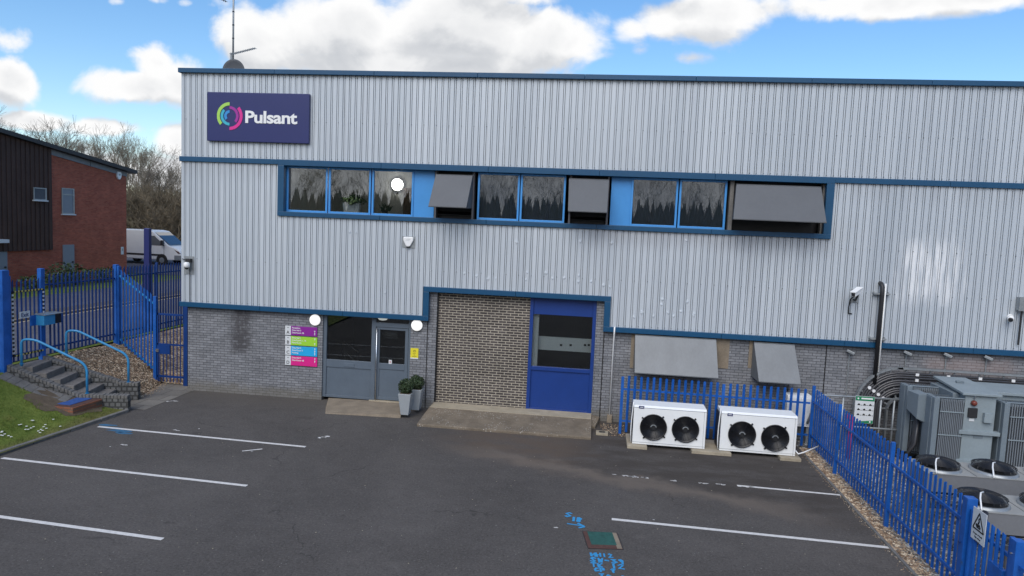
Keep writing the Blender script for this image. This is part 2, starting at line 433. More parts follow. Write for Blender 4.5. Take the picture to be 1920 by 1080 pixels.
# facade sheeting: coated steel, slightly different sheets, washed streaks
def mk_cladding():
    mt, N, b = newmat('cladding')
    P = N.pos(); s = N.sep(P)
    st = N.noise(N.scale(P, (3.2, 1, .22)), 1.0, 5, .6)
    sheet = N.noise(N.comb(N.math('FLOOR', N.math('DIVIDE', s[0], .896)), N.mapr(s[2], 6.9, 7.0, 0, 9)), 3.7, 0, .5)
    fine = N.noise(N.scale(P, (40, 1, 3)), 1.0, 3, .6)
    f = N.math('ADD', N.math('ADD', N.math('MULTIPLY', st, .5), N.math('MULTIPLY', sheet, .35)), N.math('MULTIPLY', fine, .15))
    c = N.mix(N.mapr(f, .32, .68, 0, 1, False), (.415, .458, .50), (.56, .60, .635))
    rn = N.noise(N.scale(P, (11, 1, .16)), 1.0, 4, .65)
    c = N.mix(N.mapr(rn, .56, .74, 0, .45), c, (.30, .31, .33)); c = N.mix(N.mapr(rn, .42, .28, 0, .35), c, (.66, .68, .72))
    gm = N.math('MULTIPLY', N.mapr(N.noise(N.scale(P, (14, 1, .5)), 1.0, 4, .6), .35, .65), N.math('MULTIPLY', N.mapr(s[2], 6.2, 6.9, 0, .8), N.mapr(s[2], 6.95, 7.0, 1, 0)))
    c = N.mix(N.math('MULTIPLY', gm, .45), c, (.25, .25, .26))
    w = N.math('MULTIPLY', N.math('SUBTRACT', N.noise(N.scale(P, (5, 1, .8)), 1.6, 4, .6), .5), 1.1)
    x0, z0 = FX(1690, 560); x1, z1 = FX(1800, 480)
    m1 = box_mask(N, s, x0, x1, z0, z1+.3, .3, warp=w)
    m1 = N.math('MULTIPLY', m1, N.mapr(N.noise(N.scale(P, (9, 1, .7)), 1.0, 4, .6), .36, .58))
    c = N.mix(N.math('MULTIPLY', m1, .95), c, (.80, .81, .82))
    # hood shade painted into the sheet colour below the vent openings
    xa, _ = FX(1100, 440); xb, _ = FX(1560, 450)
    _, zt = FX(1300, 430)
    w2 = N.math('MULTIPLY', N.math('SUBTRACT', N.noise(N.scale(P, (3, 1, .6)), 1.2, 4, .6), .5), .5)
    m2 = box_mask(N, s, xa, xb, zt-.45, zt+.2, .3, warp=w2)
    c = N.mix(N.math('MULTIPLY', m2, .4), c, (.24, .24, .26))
    N.link(c, b.inputs['Base Color']); b.inputs['Roughness'].default_value = .42; b.inputs['Metallic'].default_value = .15
    N.link(N.bump(N.noise(N.scale(P, (2.2, 1, .8)), 1.4, 2, .5), .12, .03), b.inputs['Normal'])
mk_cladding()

def mk_asphalt(name, base, dirt=True):
    mt, N, b = newmat(name)
    P = N.pos(); s = N.sep(P)
    a = N.noise(P, .35, 5, .6, .4); g = N.noise(P, 3.0, 5, .65); fz = N.noise(P, 55, 3, .7)
    f = N.math('ADD', N.math('ADD', N.math('MULTIPLY', a, .40), N.math('MULTIPLY', g, .2)), N.math('MULTIPLY', fz, .50))
    lo = tuple(x*.60 for x in base); hi = tuple(x*1.45 for x in base)
    c = N.mix(N.mapr(f, .34, .66, 0, 1, False), lo, hi)
    sc = N.noise(N.scale(P, (1, 2.3, 1)), 1.1, 6, .7, 1.2)          # scuffed paler streaks
    c = N.mix(N.mapr(sc, .58, .75, 0, .36), c, tuple(x*1.9 for x in base))
    st = N.noise(P, 24, 5, .75)
    c = N.mix(N.mapr(st, .53, .68, 0, .7), c, tuple(x*2.2 for x in base)); c = N.mix(N.mapr(st, .47, .33, 0, .65), c, tuple(x*.4 for x in base))
    s2 = N.noise(P, 11, 3, .7); c = N.mix(N.mapr(s2, .56, .72, 0, .3), c, tuple(x*1.8 for x in base)); c = N.mix(N.mapr(s2, .44, .30, 0, .3), c, tuple(x*.5 for x in base))
    ol = N.noise(P, 1.5, 4, .55, .3); c = N.mix(N.mapr(ol, .66, .74, 0, .5), c, tuple(x*.5 for x in base))
    ck = N.add('ShaderNodeTexVoronoi', feature='DISTANCE_TO_EDGE'); ck.inputs['Scale'].default_value = .23
    wv = N.add('ShaderNodeTexNoise'); wv.inputs['Scale'].default_value = 1.7; wv.inputs['Detail'].default_value = 5; N.link(P, wv.inputs['Vector'])
    av = N.add('ShaderNodeVectorMath', operation='MULTIPLY_ADD'); N.link(wv.outputs['Color'], av.inputs[0]); av.inputs[1].default_value = (1.1, 1.1, 0); N.link(P, av.inputs[2]); N.link(av.outputs[0], ck.inputs['Vector'])
    cm = N.math('MULTIPLY', N.mapr(ck.outputs['Distance'], .001, .006, 1, 0), N.mapr(N.noise(P, .5, 2, .5), .50, .60))
    c = N.mix(N.math('MULTIPLY', cm, .55), c, (.022, .021, .02))
    vo = N.add('ShaderNodeTexVoronoi'); vo.inputs['Scale'].default_value = 9; N.link(P, vo.inputs['Vector'])
    spk = N.math('MULTIPLY', N.mapr(vo.outputs['Distance'], .05, .10, 1, 0), N.mapr(N.noise(P, 2.2, 2, .5), .55, .62))
    c = N.mix(spk, c, (.30, .29, .27))
    if dirt:
        w = N.math('MULTIPLY', N.math('SUBTRACT', N.noise(P, .9, 5, .65), .5), 1.7)
        x0, y0 = GP(930, 925); x1, y1 = GP(1120, 830)
        # silt washed off the ledge and along the foot of the units
        d = N.math('ADD', N.math('ADD', s[1], N.math('MULTIPLY', s[0], .32)), w)
        m1 = N.math('MULTIPLY', N.mapr(d, -5.2, -3.4), N.math('MULTIPLY', N.mapr(s[0], -4.6, -2.2), N.mapr(s[0], 4.5, 6.5, 1, 0)))
        m1 = N.math('MULTIPLY', m1, N.mapr(N.noise(N.scale(P, (.6, 1.6, 1)), 1.4, 5, .65), .30, .62, .25, 1))
        c = N.mix(N.math('MULTIPLY', m1, .85), c, N.mix(N.mapr(N.math('ADD', s[0], w), -1.2, .8), (.105, .078, .058), (.050, .042, .036)))
        e = N.math('ADD', s[1], w)
        dd = N.math('ABSOLUTE', N.math('SUBTRACT', d, -4.2))
        m2 = N.math('MULTIPLY', N.mapr(dd, .0, .6, 1, 0), N.math('MULTIPLY', N.mapr(s[0], -4.0, -1.5), N.mapr(s[0], 3, 5.5, 1, 0)))
        c = N.mix(N.math('MULTIPLY', m2, .6), c, (.17, .138, .112))
        m3 = N.math('MULTIPLY', N.mapr(N.math('ADD', s[1], N.math('MULTIPLY', w, .3)), -1.6, -.2), N.mapr(s[0], -5.2, -4.6, 1, 0))
        c = N.mix(N.math('MULTIPLY', m3, .45), c, (.10, .088, .075))
    N.link(c, b.inputs['Base Color']); b.inputs['Roughness'].default_value = .93; b.inputs['Specular IOR Level'].default_value = .3
    N.link(N.bump(N.math('ADD', fz, N.math('MULTIPLY', g, .5)), .45, .012), b.inputs['Normal'])
mk_asphalt('asphalt', (.074, .067, .0615))
mk_asphalt('asphalt_road', (.085, .085, .10), False)

def mk_pebble(name, cols, sc):
    mt, N, b = newmat(name)
    vo = N.add('ShaderNodeTexVoronoi'); vo.inputs['Scale'].default_value = sc; N.link(N.pos(), vo.inputs['Vector'])
    r = N.add('ShaderNodeValToRGB'); r.color_ramp.interpolation = 'LINEAR'
    for i, (p, c_) in enumerate(cols):
        e = r.color_ramp.elements[i] if i < 2 else r.color_ramp.elements.new(p)
        e.position = p; e.color = (*c_, 1)
    s = N.sep(vo.outputs['Color']); N.link(s[0], r.inputs[0])
    N.link(r.outputs[0], b.inputs['Base Color']); b.inputs['Roughness'].default_value = .85
def mk_aggregate():
    mt, N, b = newmat('aggregate')
    P = N.pos(); n = N.noise(P, 2.2, 5, .65); g = N.noise(P, 35, 3, .7)
    c = N.mix(N.mapr(N.math('ADD', N.math('MULTIPLY', n, .6), N.math('MULTIPLY', g, .4)), .36, .64, 0, 1, False), (.115, .092, .066), (.225, .182, .132))
    vo = N.add('ShaderNodeTexVoronoi'); vo.inputs['Scale'].default_value = 16; N.link(P, vo.inputs['Vector'])
    spk = N.math('MULTIPLY', N.mapr(vo.outputs['Distance'], .16, .30, 1, 0), N.mapr(N.noise(P, 1.6, 3, .6), .46, .58))
    c = N.mix(spk, c, (.42, .39, .34))
    N.link(c, b.inputs['Base Color']); b.inputs['Roughness'].default_value = .95
    N.link(N.bump(N.math('ADD', g, vo.outputs['Distance']), .6, .012), b.inputs['Normal'])
mk_aggregate()
mk_pebble('pebble', [(0, (.10, .065, .042)), (1, (.68, .57, .42)), (.35, (.26, .17, .105)), (.7, (.38, .275, .175))], 22)
mk_pebble('pebble_grey', [(0, (.05, .05, .05)), (1, (.5, .49, .45)), (.4, (.14, .13, .12)), (.75, (.26, .24, .21))], 16)
def mk_grass():
    mt, N, b = newmat('grass_green')
    P = N.pos(); a = N.noise(P, 1.3, 5, .6); g = N.noise(P, 14, 3, .6)
    f = N.math('ADD', N.math('MULTIPLY', a, .6), N.math('MULTIPLY', g, .4))
    c = N.mix(N.mapr(f, .35, .65, 0, 1, False), (.075, .115, .02), (.165, .20, .045))
    c = N.mix(N.mapr(N.noise(P, .8, 4, .6, .5), .52, .70, 0, .55), c, (.17, .135, .05))
    s = N.sep(P)
    edge = N.math('MULTIPLY', N.mapr(N.math('ADD', s[0], N.math('MULTIPLY', N.noise(P, 3, 3, .6), .4)), -12.75, -12.3), .5)
    c = N.mix(edge, c, (.13, .10, .05))
    N.link(c, b.inputs['Base Color']); b.inputs['Roughness'].default_value = .9; b.inputs['Specular IOR Level'].default_value = .15
mk_grass()
# ------------------------------------------------------------------ the industrial building
XL, XR = -12.34, 26.0
ZT, ZM, ZB = 9.60, 7.06, 2.74                 # tops of the three long trims
TH = .145
wl = FX(522, 350)[0]; wr = FX(1561, 390)[0]   # window strip, outside of its trim
wzb = sum(FX(*q)[1] for q in ((530, 396), (1000, 416), (1500, 433)))/3-.02
nl = FX(794, 560)[0]; nr = FX(1144, 590)[0]
NZ = (FX(800, 537)[1]+FX(1100, 553)[1])/2
P_RIB, X_RIB = .1792, -8.283
bld = thing('industrial_building', (0, 0, 0), 'two storey warehouse with pale ribbed metal cladding, blue trims and grey brick base', 'building')

def cladding(xa, xb, zr, cuts=()):
    mb = MB(); dep = .07
    xs = [(xa, 0.)]
    k = math.ceil((xa+.06-X_RIB)/P_RIB)
    while X_RIB+k*P_RIB < xb-.05:
        c = X_RIB+k*P_RIB; xs += [(c-.033, 0.), (c-.0325, dep), (c-.0175, dep), (c-.017, .003), (c+.017, .003), (c+.0175, dep), (c+.0325, dep), (c+.033, 0.)]; k += 1
    xs.append((xb, 0.))
    for (x0, y0), (x1, y1) in zip(xs, xs[1:]):
        cs = sorted([c for c in cuts if x0+1e-4 < c < x1-1e-4])
        pts = [(x0, y0)]+[(c, y0+(y1-y0)*(c-x0)/(x1-x0)) for c in cs]+[(x1, y1)]
        for (a, ya), (b, yb) in zip(pts, pts[1:]):
            for z0, z1 in zr((a+b)/2): mb.q([(a, ya, z0), (b, yb, z0), (b, yb, z1), (a, ya, z1)])
    return mb
def screws(mb, zz, x0, x1, step=2, odd=0):
    k = math.ceil((x0-X_RIB)/P_RIB)
    while X_RIB+k*P_RIB < x1:
        if (k+odd) % step == 0:
            c = X_RIB+k*P_RIB; mb.lathe([(.013, -.002), (.013, -.012), (.006, -.018)], (c+.03, 0, zz), 'y', 6)
        k += 1
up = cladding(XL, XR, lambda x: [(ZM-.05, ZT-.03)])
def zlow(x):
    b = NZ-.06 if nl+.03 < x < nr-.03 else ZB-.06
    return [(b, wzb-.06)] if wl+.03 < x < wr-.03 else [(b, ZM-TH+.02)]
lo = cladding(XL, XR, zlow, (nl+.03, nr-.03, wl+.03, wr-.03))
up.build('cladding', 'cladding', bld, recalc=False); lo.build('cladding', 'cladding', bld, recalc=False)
sc = MB()
screws(sc, ZM+1.09, XL+.1, 12); screws(sc, 4.05, XL+.1, 12); screws(sc, 5.2, wr+.1, 12)
for zz in (ZM+.045, ZT-.2): screws(sc, zz, XL+.1, 12, 1)
screws(sc, ZB+.05, XL+.1, nl-.1, 1); screws(sc, ZB+.05, nr+.1, 12, 1)
sc.build('cladding_screws', 'fin_grey', bld)['kind'] = 'stuff'
# dents knocked into the sheets (shallow tilted facets)
dn = MB(); rnd = random.Random(3)
def dent(px, py, s=1.):
    x, z = FX(px, py); k = round((x-X_RIB)/P_RIB-.5)+.5; x = X_RIB+k*P_RIB+rnd.uniform(-.02, .02)
    w = .052*s*rnd.uniform(.8, 1.15); h = .075*s*rnd.uniform(.7, 1.3); t = rnd.uniform(-.02, .02)
    c = (x+t, -.017, z-.030); ring = [(x-w, -.0012, z+t), (x, -.0012, z+h), (x+w, -.0012, z-t), (x+t*.5, -.0012, z-h)]
    for a, b in zip(ring, ring[1:]+ring[:1]): dn.q([a, b, c])
for px, py in ((985, 510), (993, 524), (1022, 511), (1032, 521), (1055, 520), (1081, 516), (1081, 527), (1104, 527), (1127, 534), (1138, 537), (964, 453), (1084, 452), (1146, 455), (1281, 450),
               (656, 434), (667, 435), (1200, 585), (1208, 583), (1223, 592), (1247, 561), (1258, 586), (1262, 592), (1272, 583), (1285, 565), (1297, 587), (1296, 591), (870, 512), (893, 517), (915, 522), (927, 521), (1185, 594), (720, 548), (1235, 570)):
    dent(px, py, rnd.uniform(.7, 1.1))
dn.build('cladding_dents', 'cladding', bld)['kind'] = 'stuff'
# trims
def trim(x0, x1, z0, z1, y0=-.055, y1=.06):
    n = max(1, round((x1-x0)/3.05))                       # pressed in lengths, butted with a fine gap
    for i in range(n): MB().box(x0+(x1-x0)*i/n+(.003 if i else 0), x0+(x1-x0)*(i+1)/n-(.003 if i < n-1 else 0), y0, y1, z0, z1).build('trim', 'trim_blue', bld, bevel=.008)
trim(XL-.05, XR, ZT-.13, ZT, -.10, .35)
trim(XL-.04, wl, ZM-TH, ZM); trim(wl, wr, ZM-.17, ZM, -.06); trim(wr, XR, ZM-TH, ZM)
trim(wl, wr, wzb-.13, wzb, -.065); trim(wl, wl+.19, wzb, ZM-.17, -.06, .05); trim(wr-.20, wr, wzb, ZM-.17, -.06, .05)
trim(XL-.04, nl+.17, ZB-TH, ZB, -.055, .14); trim(nl, nl+.17, ZB, NZ-.15, -.055, .14); trim(nl, nr, NZ-.15, NZ, -.058, .14)
trim(nr-.17, nr, ZB, NZ-.15, -.055, .14); trim(nr-.17, XR, ZB-TH, ZB, -.055, .14)
# body: side and rear walls, roof, inner wall behind the strip
bd = MB(); bd.box(XL, XL+.15, .06, 28, 2.6, ZT-.14).box(XL, XR, 27.9, 28.05, 0, ZT-.14).box(XR-.15, XR, .06, 27.9, 0, ZT-.14)
bd.build('side_cladding', 'cladding', bld)
MB().box(XL+.02, XR, .36, 28, ZT-.32, ZT-.20).build('roof', 'roof_grey', bld)
# brick base
xe0, xe1 = FX(604, 670, .12)[0], FX(768, 690, .12)[0]
xi0, xi1 = FX(817, 650, .12)[0], FX(990, 665, .12)[0]
xd1 = FX(1114, 670, .12)[0]
BY0, BY1 = .12, .36
w1 = MB().box(-12.2, xe0, BY0, BY1, -.15, ZB-.05).box(-12.2, -11.97, BY1, 27.9, -.15, 2.62)
w1.build('brick_wall', 'brick_grey', bld)
MB().box(xe1, nl+.10, BY0, BY1, -.15, ZB-.05).box(nl+.101, xi0, BY0, BY1, -.15, NZ-.02).build('brick_wall', 'brick_grey', bld)
MB().box(xi0, xi1, .20, .40, -.15, NZ-.02).build('brick_infill', 'brick_infill', bld)
MB().box(xd1, nr-.05, BY0, BY1, -.15, NZ-.02).box(nr-.049, XR, BY0, BY1, -.15, ZB-.05).build('brick_wall', 'brick_grey', bld)
for px, y in ((799, 700), (1129, 690), (1478, 720), (1547, 690)):
    x, z = FX(px, y, .12); MB().box(x-.012, x+.012, .112, .125, -.1, (NZ if px in (1129,) else ZB)-.16).build('movement_joint', 'black_metal', bld)
MB().box(xi0-.006, xi0+.035, .15, .21, .1, NZ-.16).build('movement_joint', 'black_metal', bld)

# window strip -----------------------------------------------------------
wz0, wz1 = wzb+.0, ZM-.17
x0o, x1o = wl+.19, wr-.20
rv = MB()
rv.box(x0o-.05, x1o+.05, .051, .50, wz1+.003, wz1+.08); rv.box(x0o-.05, x1o+.05, .051, .50, wz0-.08, wz0-.003)
rv.box(x0o-.06, x0o-.003, .052, .50, wz0, wz1); rv.box(x1o+.003, x1o+.06, .052, .50, wz0, wz1)
rv.build('window_reveal', 'trim_blue', bld)
WY = .17
def wx(px): return FX(px, 360+(px-520)*.034, WY)[0]
panes = [(541, 611, 'c'), (620, 692, 'c'), (701, 772, 'c'), (899, 970, 'd'), (979, 1056, 'd'), (1186, 1266, 'd'), (1276, 1357, 'd')]
zf0, zf1 = wz0+.06, wz1-.055
for a, b, kd in panes:
    xa, xb = wx(a), wx(b); fr = MB(); f = .055
    y0, y1 = WY-.03, WY+.05
    fr.box(xa-f, xa, y0, y1, wz0, wz1).box(xb, xb+f, y0, y1, wz0, wz1)
    fr.box(xa, xb, y0, y1, wz0, zf0).box(xa, xb, y0, y1, zf1, wz1)
    wdw = fr.build('window', 'light_blue', bld, bevel=.006)
    MB().box(xa-.004, xb+.004, WY+.012, WY+.020, zf0-.004, zf1+.004).build('pane', 'glass_clear' if kd == 'c' else 'glass_dark', wdw)
    if kd == 'd': MB().box(xa-.03, xb+.03, WY+.13, WY+.14, wz0, wz1).build('blind', 'blind_dark', wdw)
for a, b in ((774, 814), (1144, 1184)):
    MB().box(wx(a)+.01, wx(b), WY+.0, WY+.04, wz0, wz1).build('infill_panel', 'light_blue', bld, bevel=.004)
# louvre openings with sheet metal vent hoods
def hood(topL, topR, botL, botR, dep, mat, zt_extra=0., name_label=None, ytop=.0):
    tx0, tz0 = FX(*topL, -.05); tx1, tz1 = FX(*topR, -.05); zt = (tz0+tz1)/2
    bx0, bz0 = FX(*botL, -dep); bx1, bz1 = FX(*botR, -dep); zb = (bz0+bz1)/2
    mb = MB(); th = .018
    A, B = Vector((tx0, -.05, zt)), Vector((tx1, -.05, zt)); Cc, Dd = Vector((bx1, -dep, zb)), Vector((bx0, -dep, zb))
    nrm = (B-A).cross(Dd-A).normalized()*th
    if nrm.y < 0: nrm = -nrm
    mb.hexa([A, B, B+nrm, A+nrm, Dd, Cc, Cc+nrm, Dd+nrm])                      # sloping face
    yb = ytop
    for T, Bm, sgn in ((A, Dd, 1), (B, Cc, -1)):                                 # cheeks
        o = Vector((sgn*.014, 0, 0)); bk = Vector((T.x+(Bm.x-T.x)*.1, yb, zb+.02)); tp = Vector((T.x, yb, zt))
        mb.hexa([T+nrm*1.05, Bm+nrm*1.05, bk, tp, T+nrm*1.05+o, Bm+nrm*1.05+o, bk+o, tp+o])
    mb.hexa([A+Vector((0, 0, .002)), B+Vector((0, 0, .002)), (tx1, yb, zt+.03), (tx0, yb, zt+.03), A+Vector((0, 0, .02)), B+Vector((0, 0, .02)), (tx1, yb, zt+.05), (tx0, yb, zt+.05)])
    h = mb.build('vent_hood', mat, bld)
    lip = MB().bar(Dd+Vector((0, .012, .01)), Cc+Vector((0, .012, .01)), .03, .022); lip.build('folded_lip', mat, h)
    if name_label: h['label'] = name_label
    return h
def opening(pa, pb):
    xa, xb = wx(pa), wx(pb)
    MB().box(xa, xb, .42, .44, wz0, wz1).build('vent_opening', 'black_metal', bld)
    lv = MB()
    for i in range(5): z = wz0+.1+i*.2; lv.hexa([(xa, .25, z), (xb, .25, z), (xb, .40, z+.09), (xa, .40, z+.09), (xa, .25, z+.015), (xb, .25, z+.015), (xb, .40, z+.105), (xa, .40, z+.105)])
    lv.build('louvre', 'black_metal', bld)
    for q0, q1 in ((xa, xa+.05), (xb-.05, xb)): MB().box(q0, q1, .10, .3, wz0, wz1).build('opening_jamb', 'roof_grey', bld)
opening(816, 889); opening(1067, 1141)
hood((817, 328), (886, 330), (803, 386), (874, 391), .75, 'hood_grey', ytop=.2)
hood((1067, 336), (1142, 338), (1065, 397), (1138, 398), .75, 'hood_grey', ytop=.2)
xa, xb = wx(1366), x1o
MB().box(xa, xb, .42, .44, wz0, wz1).build('vent_opening', 'black_metal', bld)
for q0, q1 in ((xa, xa+.10), (xb-.05, xb)): MB().box(q0, q1, .10, .3, wz0, wz1).build('opening_jamb', 'concrete_dark', bld)
hood((1381, 347), (1540, 351), (1375, 413), (1550, 416), .75, 'hood_grey', ytop=.2, name_label='widest hood of the upper window strip')
# rooms behind the clear panes
rx0, rx1 = x0o+.02, wx(800)
rm = MB()
rm.q([(rx0, 3.4, 4.4), (rx1, 3.4, 4.4), (rx1, 3.4, 7.3), (rx0, 3.4, 7.3)])
rm.q([(rx0, .3, 4.4), (rx0, 3.4, 4.4), (rx0, 3.4, 7.3), (rx0, .3, 7.3)]); rm.q([(rx1, .3, 4.4), (rx1, 3.4, 4.4), (rx1, 3.4, 7.3), (rx1, .3, 7.3)])
rm.q([(rx0, .3, 4.4), (rx1, .3, 4.4), (rx1, 3.4, 4.4), (rx0, 3.4, 4.4)]); rm.q([(rx0, .3, 7.3), (rx1, .3, 7.3), (rx1, 3.4, 7.3), (rx0, 3.4, 7.3)])
rm.build('office_room', 'interior_grey', bld)
dx0, dz0 = FX(757, 370, 3.36); dx1, _ = FX(771, 370, 3.36)
dr = MB().box(dx0, dx1+.45, 3.33, 3.39, 4.4, FX(760, 352, 3.36)[1]).build('interior_door', 'wood_brown', bld)
MB().box(x0o, wx(815), .23, .48, wz0-.0, wz0+.04).build('window_sill', 'white_plastic', bld)
lx, lz = FX(740, 345, 3.0)
t = thing('ceiling_globe', (lx, 3.3, lz), 'lit round white lamp on the office wall behind the third upper window', 'lamp')
MB().lathe([(.235, 3.39), (.235, 3.34), (.20, 3.32)], (lx, 0, lz), 'y', 28).build('lamp_base', 'black_plastic', t)
MB().lathe([(.195, 3.335), (.195, 3.29), (.16, 3.25), (.08, 3.235)], (lx, 0, lz), 'y', 28).build('lamp_shade', 'lamp_room', t, smooth=False)

# entrance -----------------------------------------------------------------
EY = .20
def ex(px, py): return FX(px, py, EY)
eL, eR = xe0, xe1
eT = ZB-TH
g0, g1 = ex(613, 640)[0], ex(697, 640)[0]; zr_ = ex(655, 676)[1]; zmid = ex(655, 690)[1]; z_bot = .10
d0, d1 = ex(704, 680)[0], ex(765, 680)[0]
ztr1 = ex(735, 606)[1]; ztr0 = ex(735, 614)[1]
fr = MB()
fr.box(eL, g0, EY-.03, EY+.08, z_bot, eT+.05).box(g1, d0, EY-.03, EY+.08, z_bot, eT+.05).box(d1, eR, EY-.03, EY+.08, z_bot, eT+.05)
fr.box(d0, d1, EY-.03, EY+.08, ztr0, ztr1).box(g0, g1, EY-.02, EY+.07, zmid, zr_).box(g0, g1, EY-.025, EY+.07, z_bot, z_bot+.08).box(g0, d1, EY-.02, EY+.07, eT+.01, eT+.06)
ef = fr.build('entrance_frame', 'entry_grey', bld, bevel=.006)
MB().box(g0, g1, EY+.005, EY+.05, z_bot+.08, zmid).build('panel', 'entry_grey', ef, bevel=.004)
MB().box(g0, g1, EY+.02, EY+.03, zr_, eT+.01).build('pane', 'glass_entry', ef)
MB().box(d0, d1, EY+.02, EY+.03, ztr1, eT+.01).build('pane', 'glass_entry', ef)
lp0, lz0 = ex(645, 687); lp1, lz1 = ex(665, 681.5)
MB().box(lp0, lp1, EY-.035, EY-.02, lz0, lz1).build('letter_plate', 'entry_grey', ef, bevel=.004)
q0, q1 = ex(712, 650)[0], ex(759.5, 650)[0]; zq0, zq1 = ex(735, 682)[1], ex(735, 619)[1]
zm0 = ex(735, 693)[1]
dm = MB().box(d0+.012, q0, EY-.01, EY+.05, z_bot+.03, ztr0-.012).box(q1, d1-.012, EY-.01, EY+.05, z_bot+.03, ztr0-.012)
dm.box(q0, q1, EY-.01, EY+.05, zq1, ztr0-.012).box(q0, q1, EY-.01, EY+.05, zm0, zq0).box(q0, q1, EY-.01, EY+.05, z_bot+.03, z_bot+.12)
dm.box(q0, q1, EY+.012, EY+.04, z_bot+.12, zm0)
ed = dm.build('entrance_door', 'entry_grey', bld, bevel=.004)
MB().box(q0, q1, EY+.018, EY+.028, zq0, zq1).build('pane', 'glass_entry', ed)
hx = ex(706.5, 680)[0]
MB().tube([(hx, EY-.07, z_bot+.05), (hx, EY-.07, ztr0-.03)], .019, 10).tube([(hx, EY-.07, .5), (hx, EY, .5)], .01, 6).tube([(hx, EY-.07, 1.9), (hx, EY, 1.9)], .01, 6).build('pull_handle', 'steel', ed, smooth=True)
bx0, bz0 = ex(717, 635); bx1, bz1 = ex(744, 625); MB().box(bx0, bx1, EY+.10, EY+.12, bz0, bz1).build('notice_board', 'ink', ed)
sx0, sz0 = ex(729, 682); sx1, sz1 = ex(735, 675)
st = MB().box(sx0, sx1, EY-.014, EY-.011, sz0, sz1).build('sticker', 'grey_white', ed)
cx_, cz_ = (sx0+sx1)/2, (sz0+sz1)/2
MB().box(cx_-.028, cx_+.028, EY-.0165, EY-.0142, cz_-.007, cz_+.007).box(cx_-.007, cx_+.007, EY-.0168, EY-.0142, cz_-.028, cz_+.028).build('mark', 'red_paint', st)
MB().box(g1-.02, d1+.0, EY-.09, EY+.10, z_bot-.035, z_bot+.012).build('threshold', 'concrete_pale', bld, bevel=.005)
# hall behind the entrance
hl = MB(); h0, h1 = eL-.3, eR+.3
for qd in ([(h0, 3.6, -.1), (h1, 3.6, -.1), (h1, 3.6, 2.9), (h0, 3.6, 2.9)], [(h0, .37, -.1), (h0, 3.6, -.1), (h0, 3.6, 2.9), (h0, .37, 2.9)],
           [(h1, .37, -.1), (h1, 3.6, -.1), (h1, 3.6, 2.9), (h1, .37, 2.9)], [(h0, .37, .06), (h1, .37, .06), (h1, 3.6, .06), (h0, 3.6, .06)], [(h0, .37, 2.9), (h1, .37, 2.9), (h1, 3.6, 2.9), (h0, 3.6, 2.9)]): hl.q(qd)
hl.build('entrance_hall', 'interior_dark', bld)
def iv(px, py, Y): x, z = FX(px, py, Y); return (x, Y, z)
MB().tube([iv(644, 672, 1.6), iv(644, 640, 1.6), iv(671, 660, 1.6), iv(671, 690, 1.6)], .03, 8).tube([iv(646, 660, 1.6), iv(668, 678, 1.6)], .02, 8).build('stair_rail', 'black_metal', bld)
# blue goods door ----------------------------------------------------------
GY = .20
def gx(px, py): return FX(px, py, GY)
a0, a1 = xi1, xd1; zt_ = NZ-.15
gl0, gl1 = gx(998, 640)[0], gx(1109, 640)[0]; zh = gx(1060, 592)[1]; zs = gx(1060, 694)[1]; zs1 = gx(1060, 690)[1]
mb = MB().box(a0, gl0, GY-.04, GY+.08, .16, zt_+.1).box(gl1, a1, GY-.04, GY+.08, .16, zt_+.1)
mb.box(gl0, gl1, GY+.0, GY+.06, zh, zt_+.1).box(gl0, gl1, GY-.03, GY+.06, zs-.05, zs1)
gd = mb.build('goods_door_frame', 'door_blue', bld, bevel=.006)
MB().box(gl0, gl1, GY+.01, GY+.05, .24, zs-.05).box(gl0, gl1, GY-.02, GY+.05, .17, .24).build('panel', 'door_blue', gd, bevel=.004)
MB().box(gl0, gl1, GY+.02, GY+.03, zs1, zh).build('pane', 'glass_entry', gd)
gh = MB()
for qd in ([(gl0-.2, 2.2, 0), (gl1+1.2, 2.2, 0), (gl1+1.2, 2.2, 3.3), (gl0-.2, 2.2, 3.3)], [(gl1+1.2, .37, 0), (gl1+1.2, 2.2, 0), (gl1+1.2, 2.2, 3.3), (gl1+1.2, .37, 3.3)],
           [(gl0-.2, .37, .15), (gl1+1.2, .37, .15), (gl1+1.2, 2.2, .15), (gl0-.2, 2.2, .15)], [(gl0-.2, .37, 3.3), (gl1+1.2, .37, 3.3), (gl1+1.2, 2.2, 3.3), (gl0-.2, 2.2, 3.3)]): gh.q(qd)
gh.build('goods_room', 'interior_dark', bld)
MB().box(gl0-.02, gx(1008, 640)[0], .36, .5, .2, zh).build('inner_jamb', 'interior_white', bld)
CY = .62
b0 = FX(1009, 632, CY); b1 = FX(1112, 662, CY)
zb0, zb1 = FX(1040, 657, CY)[1], FX(1040, 632, CY)[1]
ct = MB().box(b0[0], b1[0]+.5, CY, CY+.06, zb0, zb1).build('counter_front', 'interior_white', bld)
sk = MB()
for px in (1052, 1070, 1097, 1104):
    x, z = FX(px, 647, CY); sk.box(x-.035, x+.035, CY-.015, CY, z-.03, z+.03)
sk.build('socket', 'black_plastic', ct)
rb = MB()
for i in range(22): x = FX(1010+i*4.9, 600, .9)[0]; rb.box(x, x+.035, .9, .93, FX(1060, 607, .9)[1], 3.2)
rb.build('strip_curtain', 'black_plastic', bld)
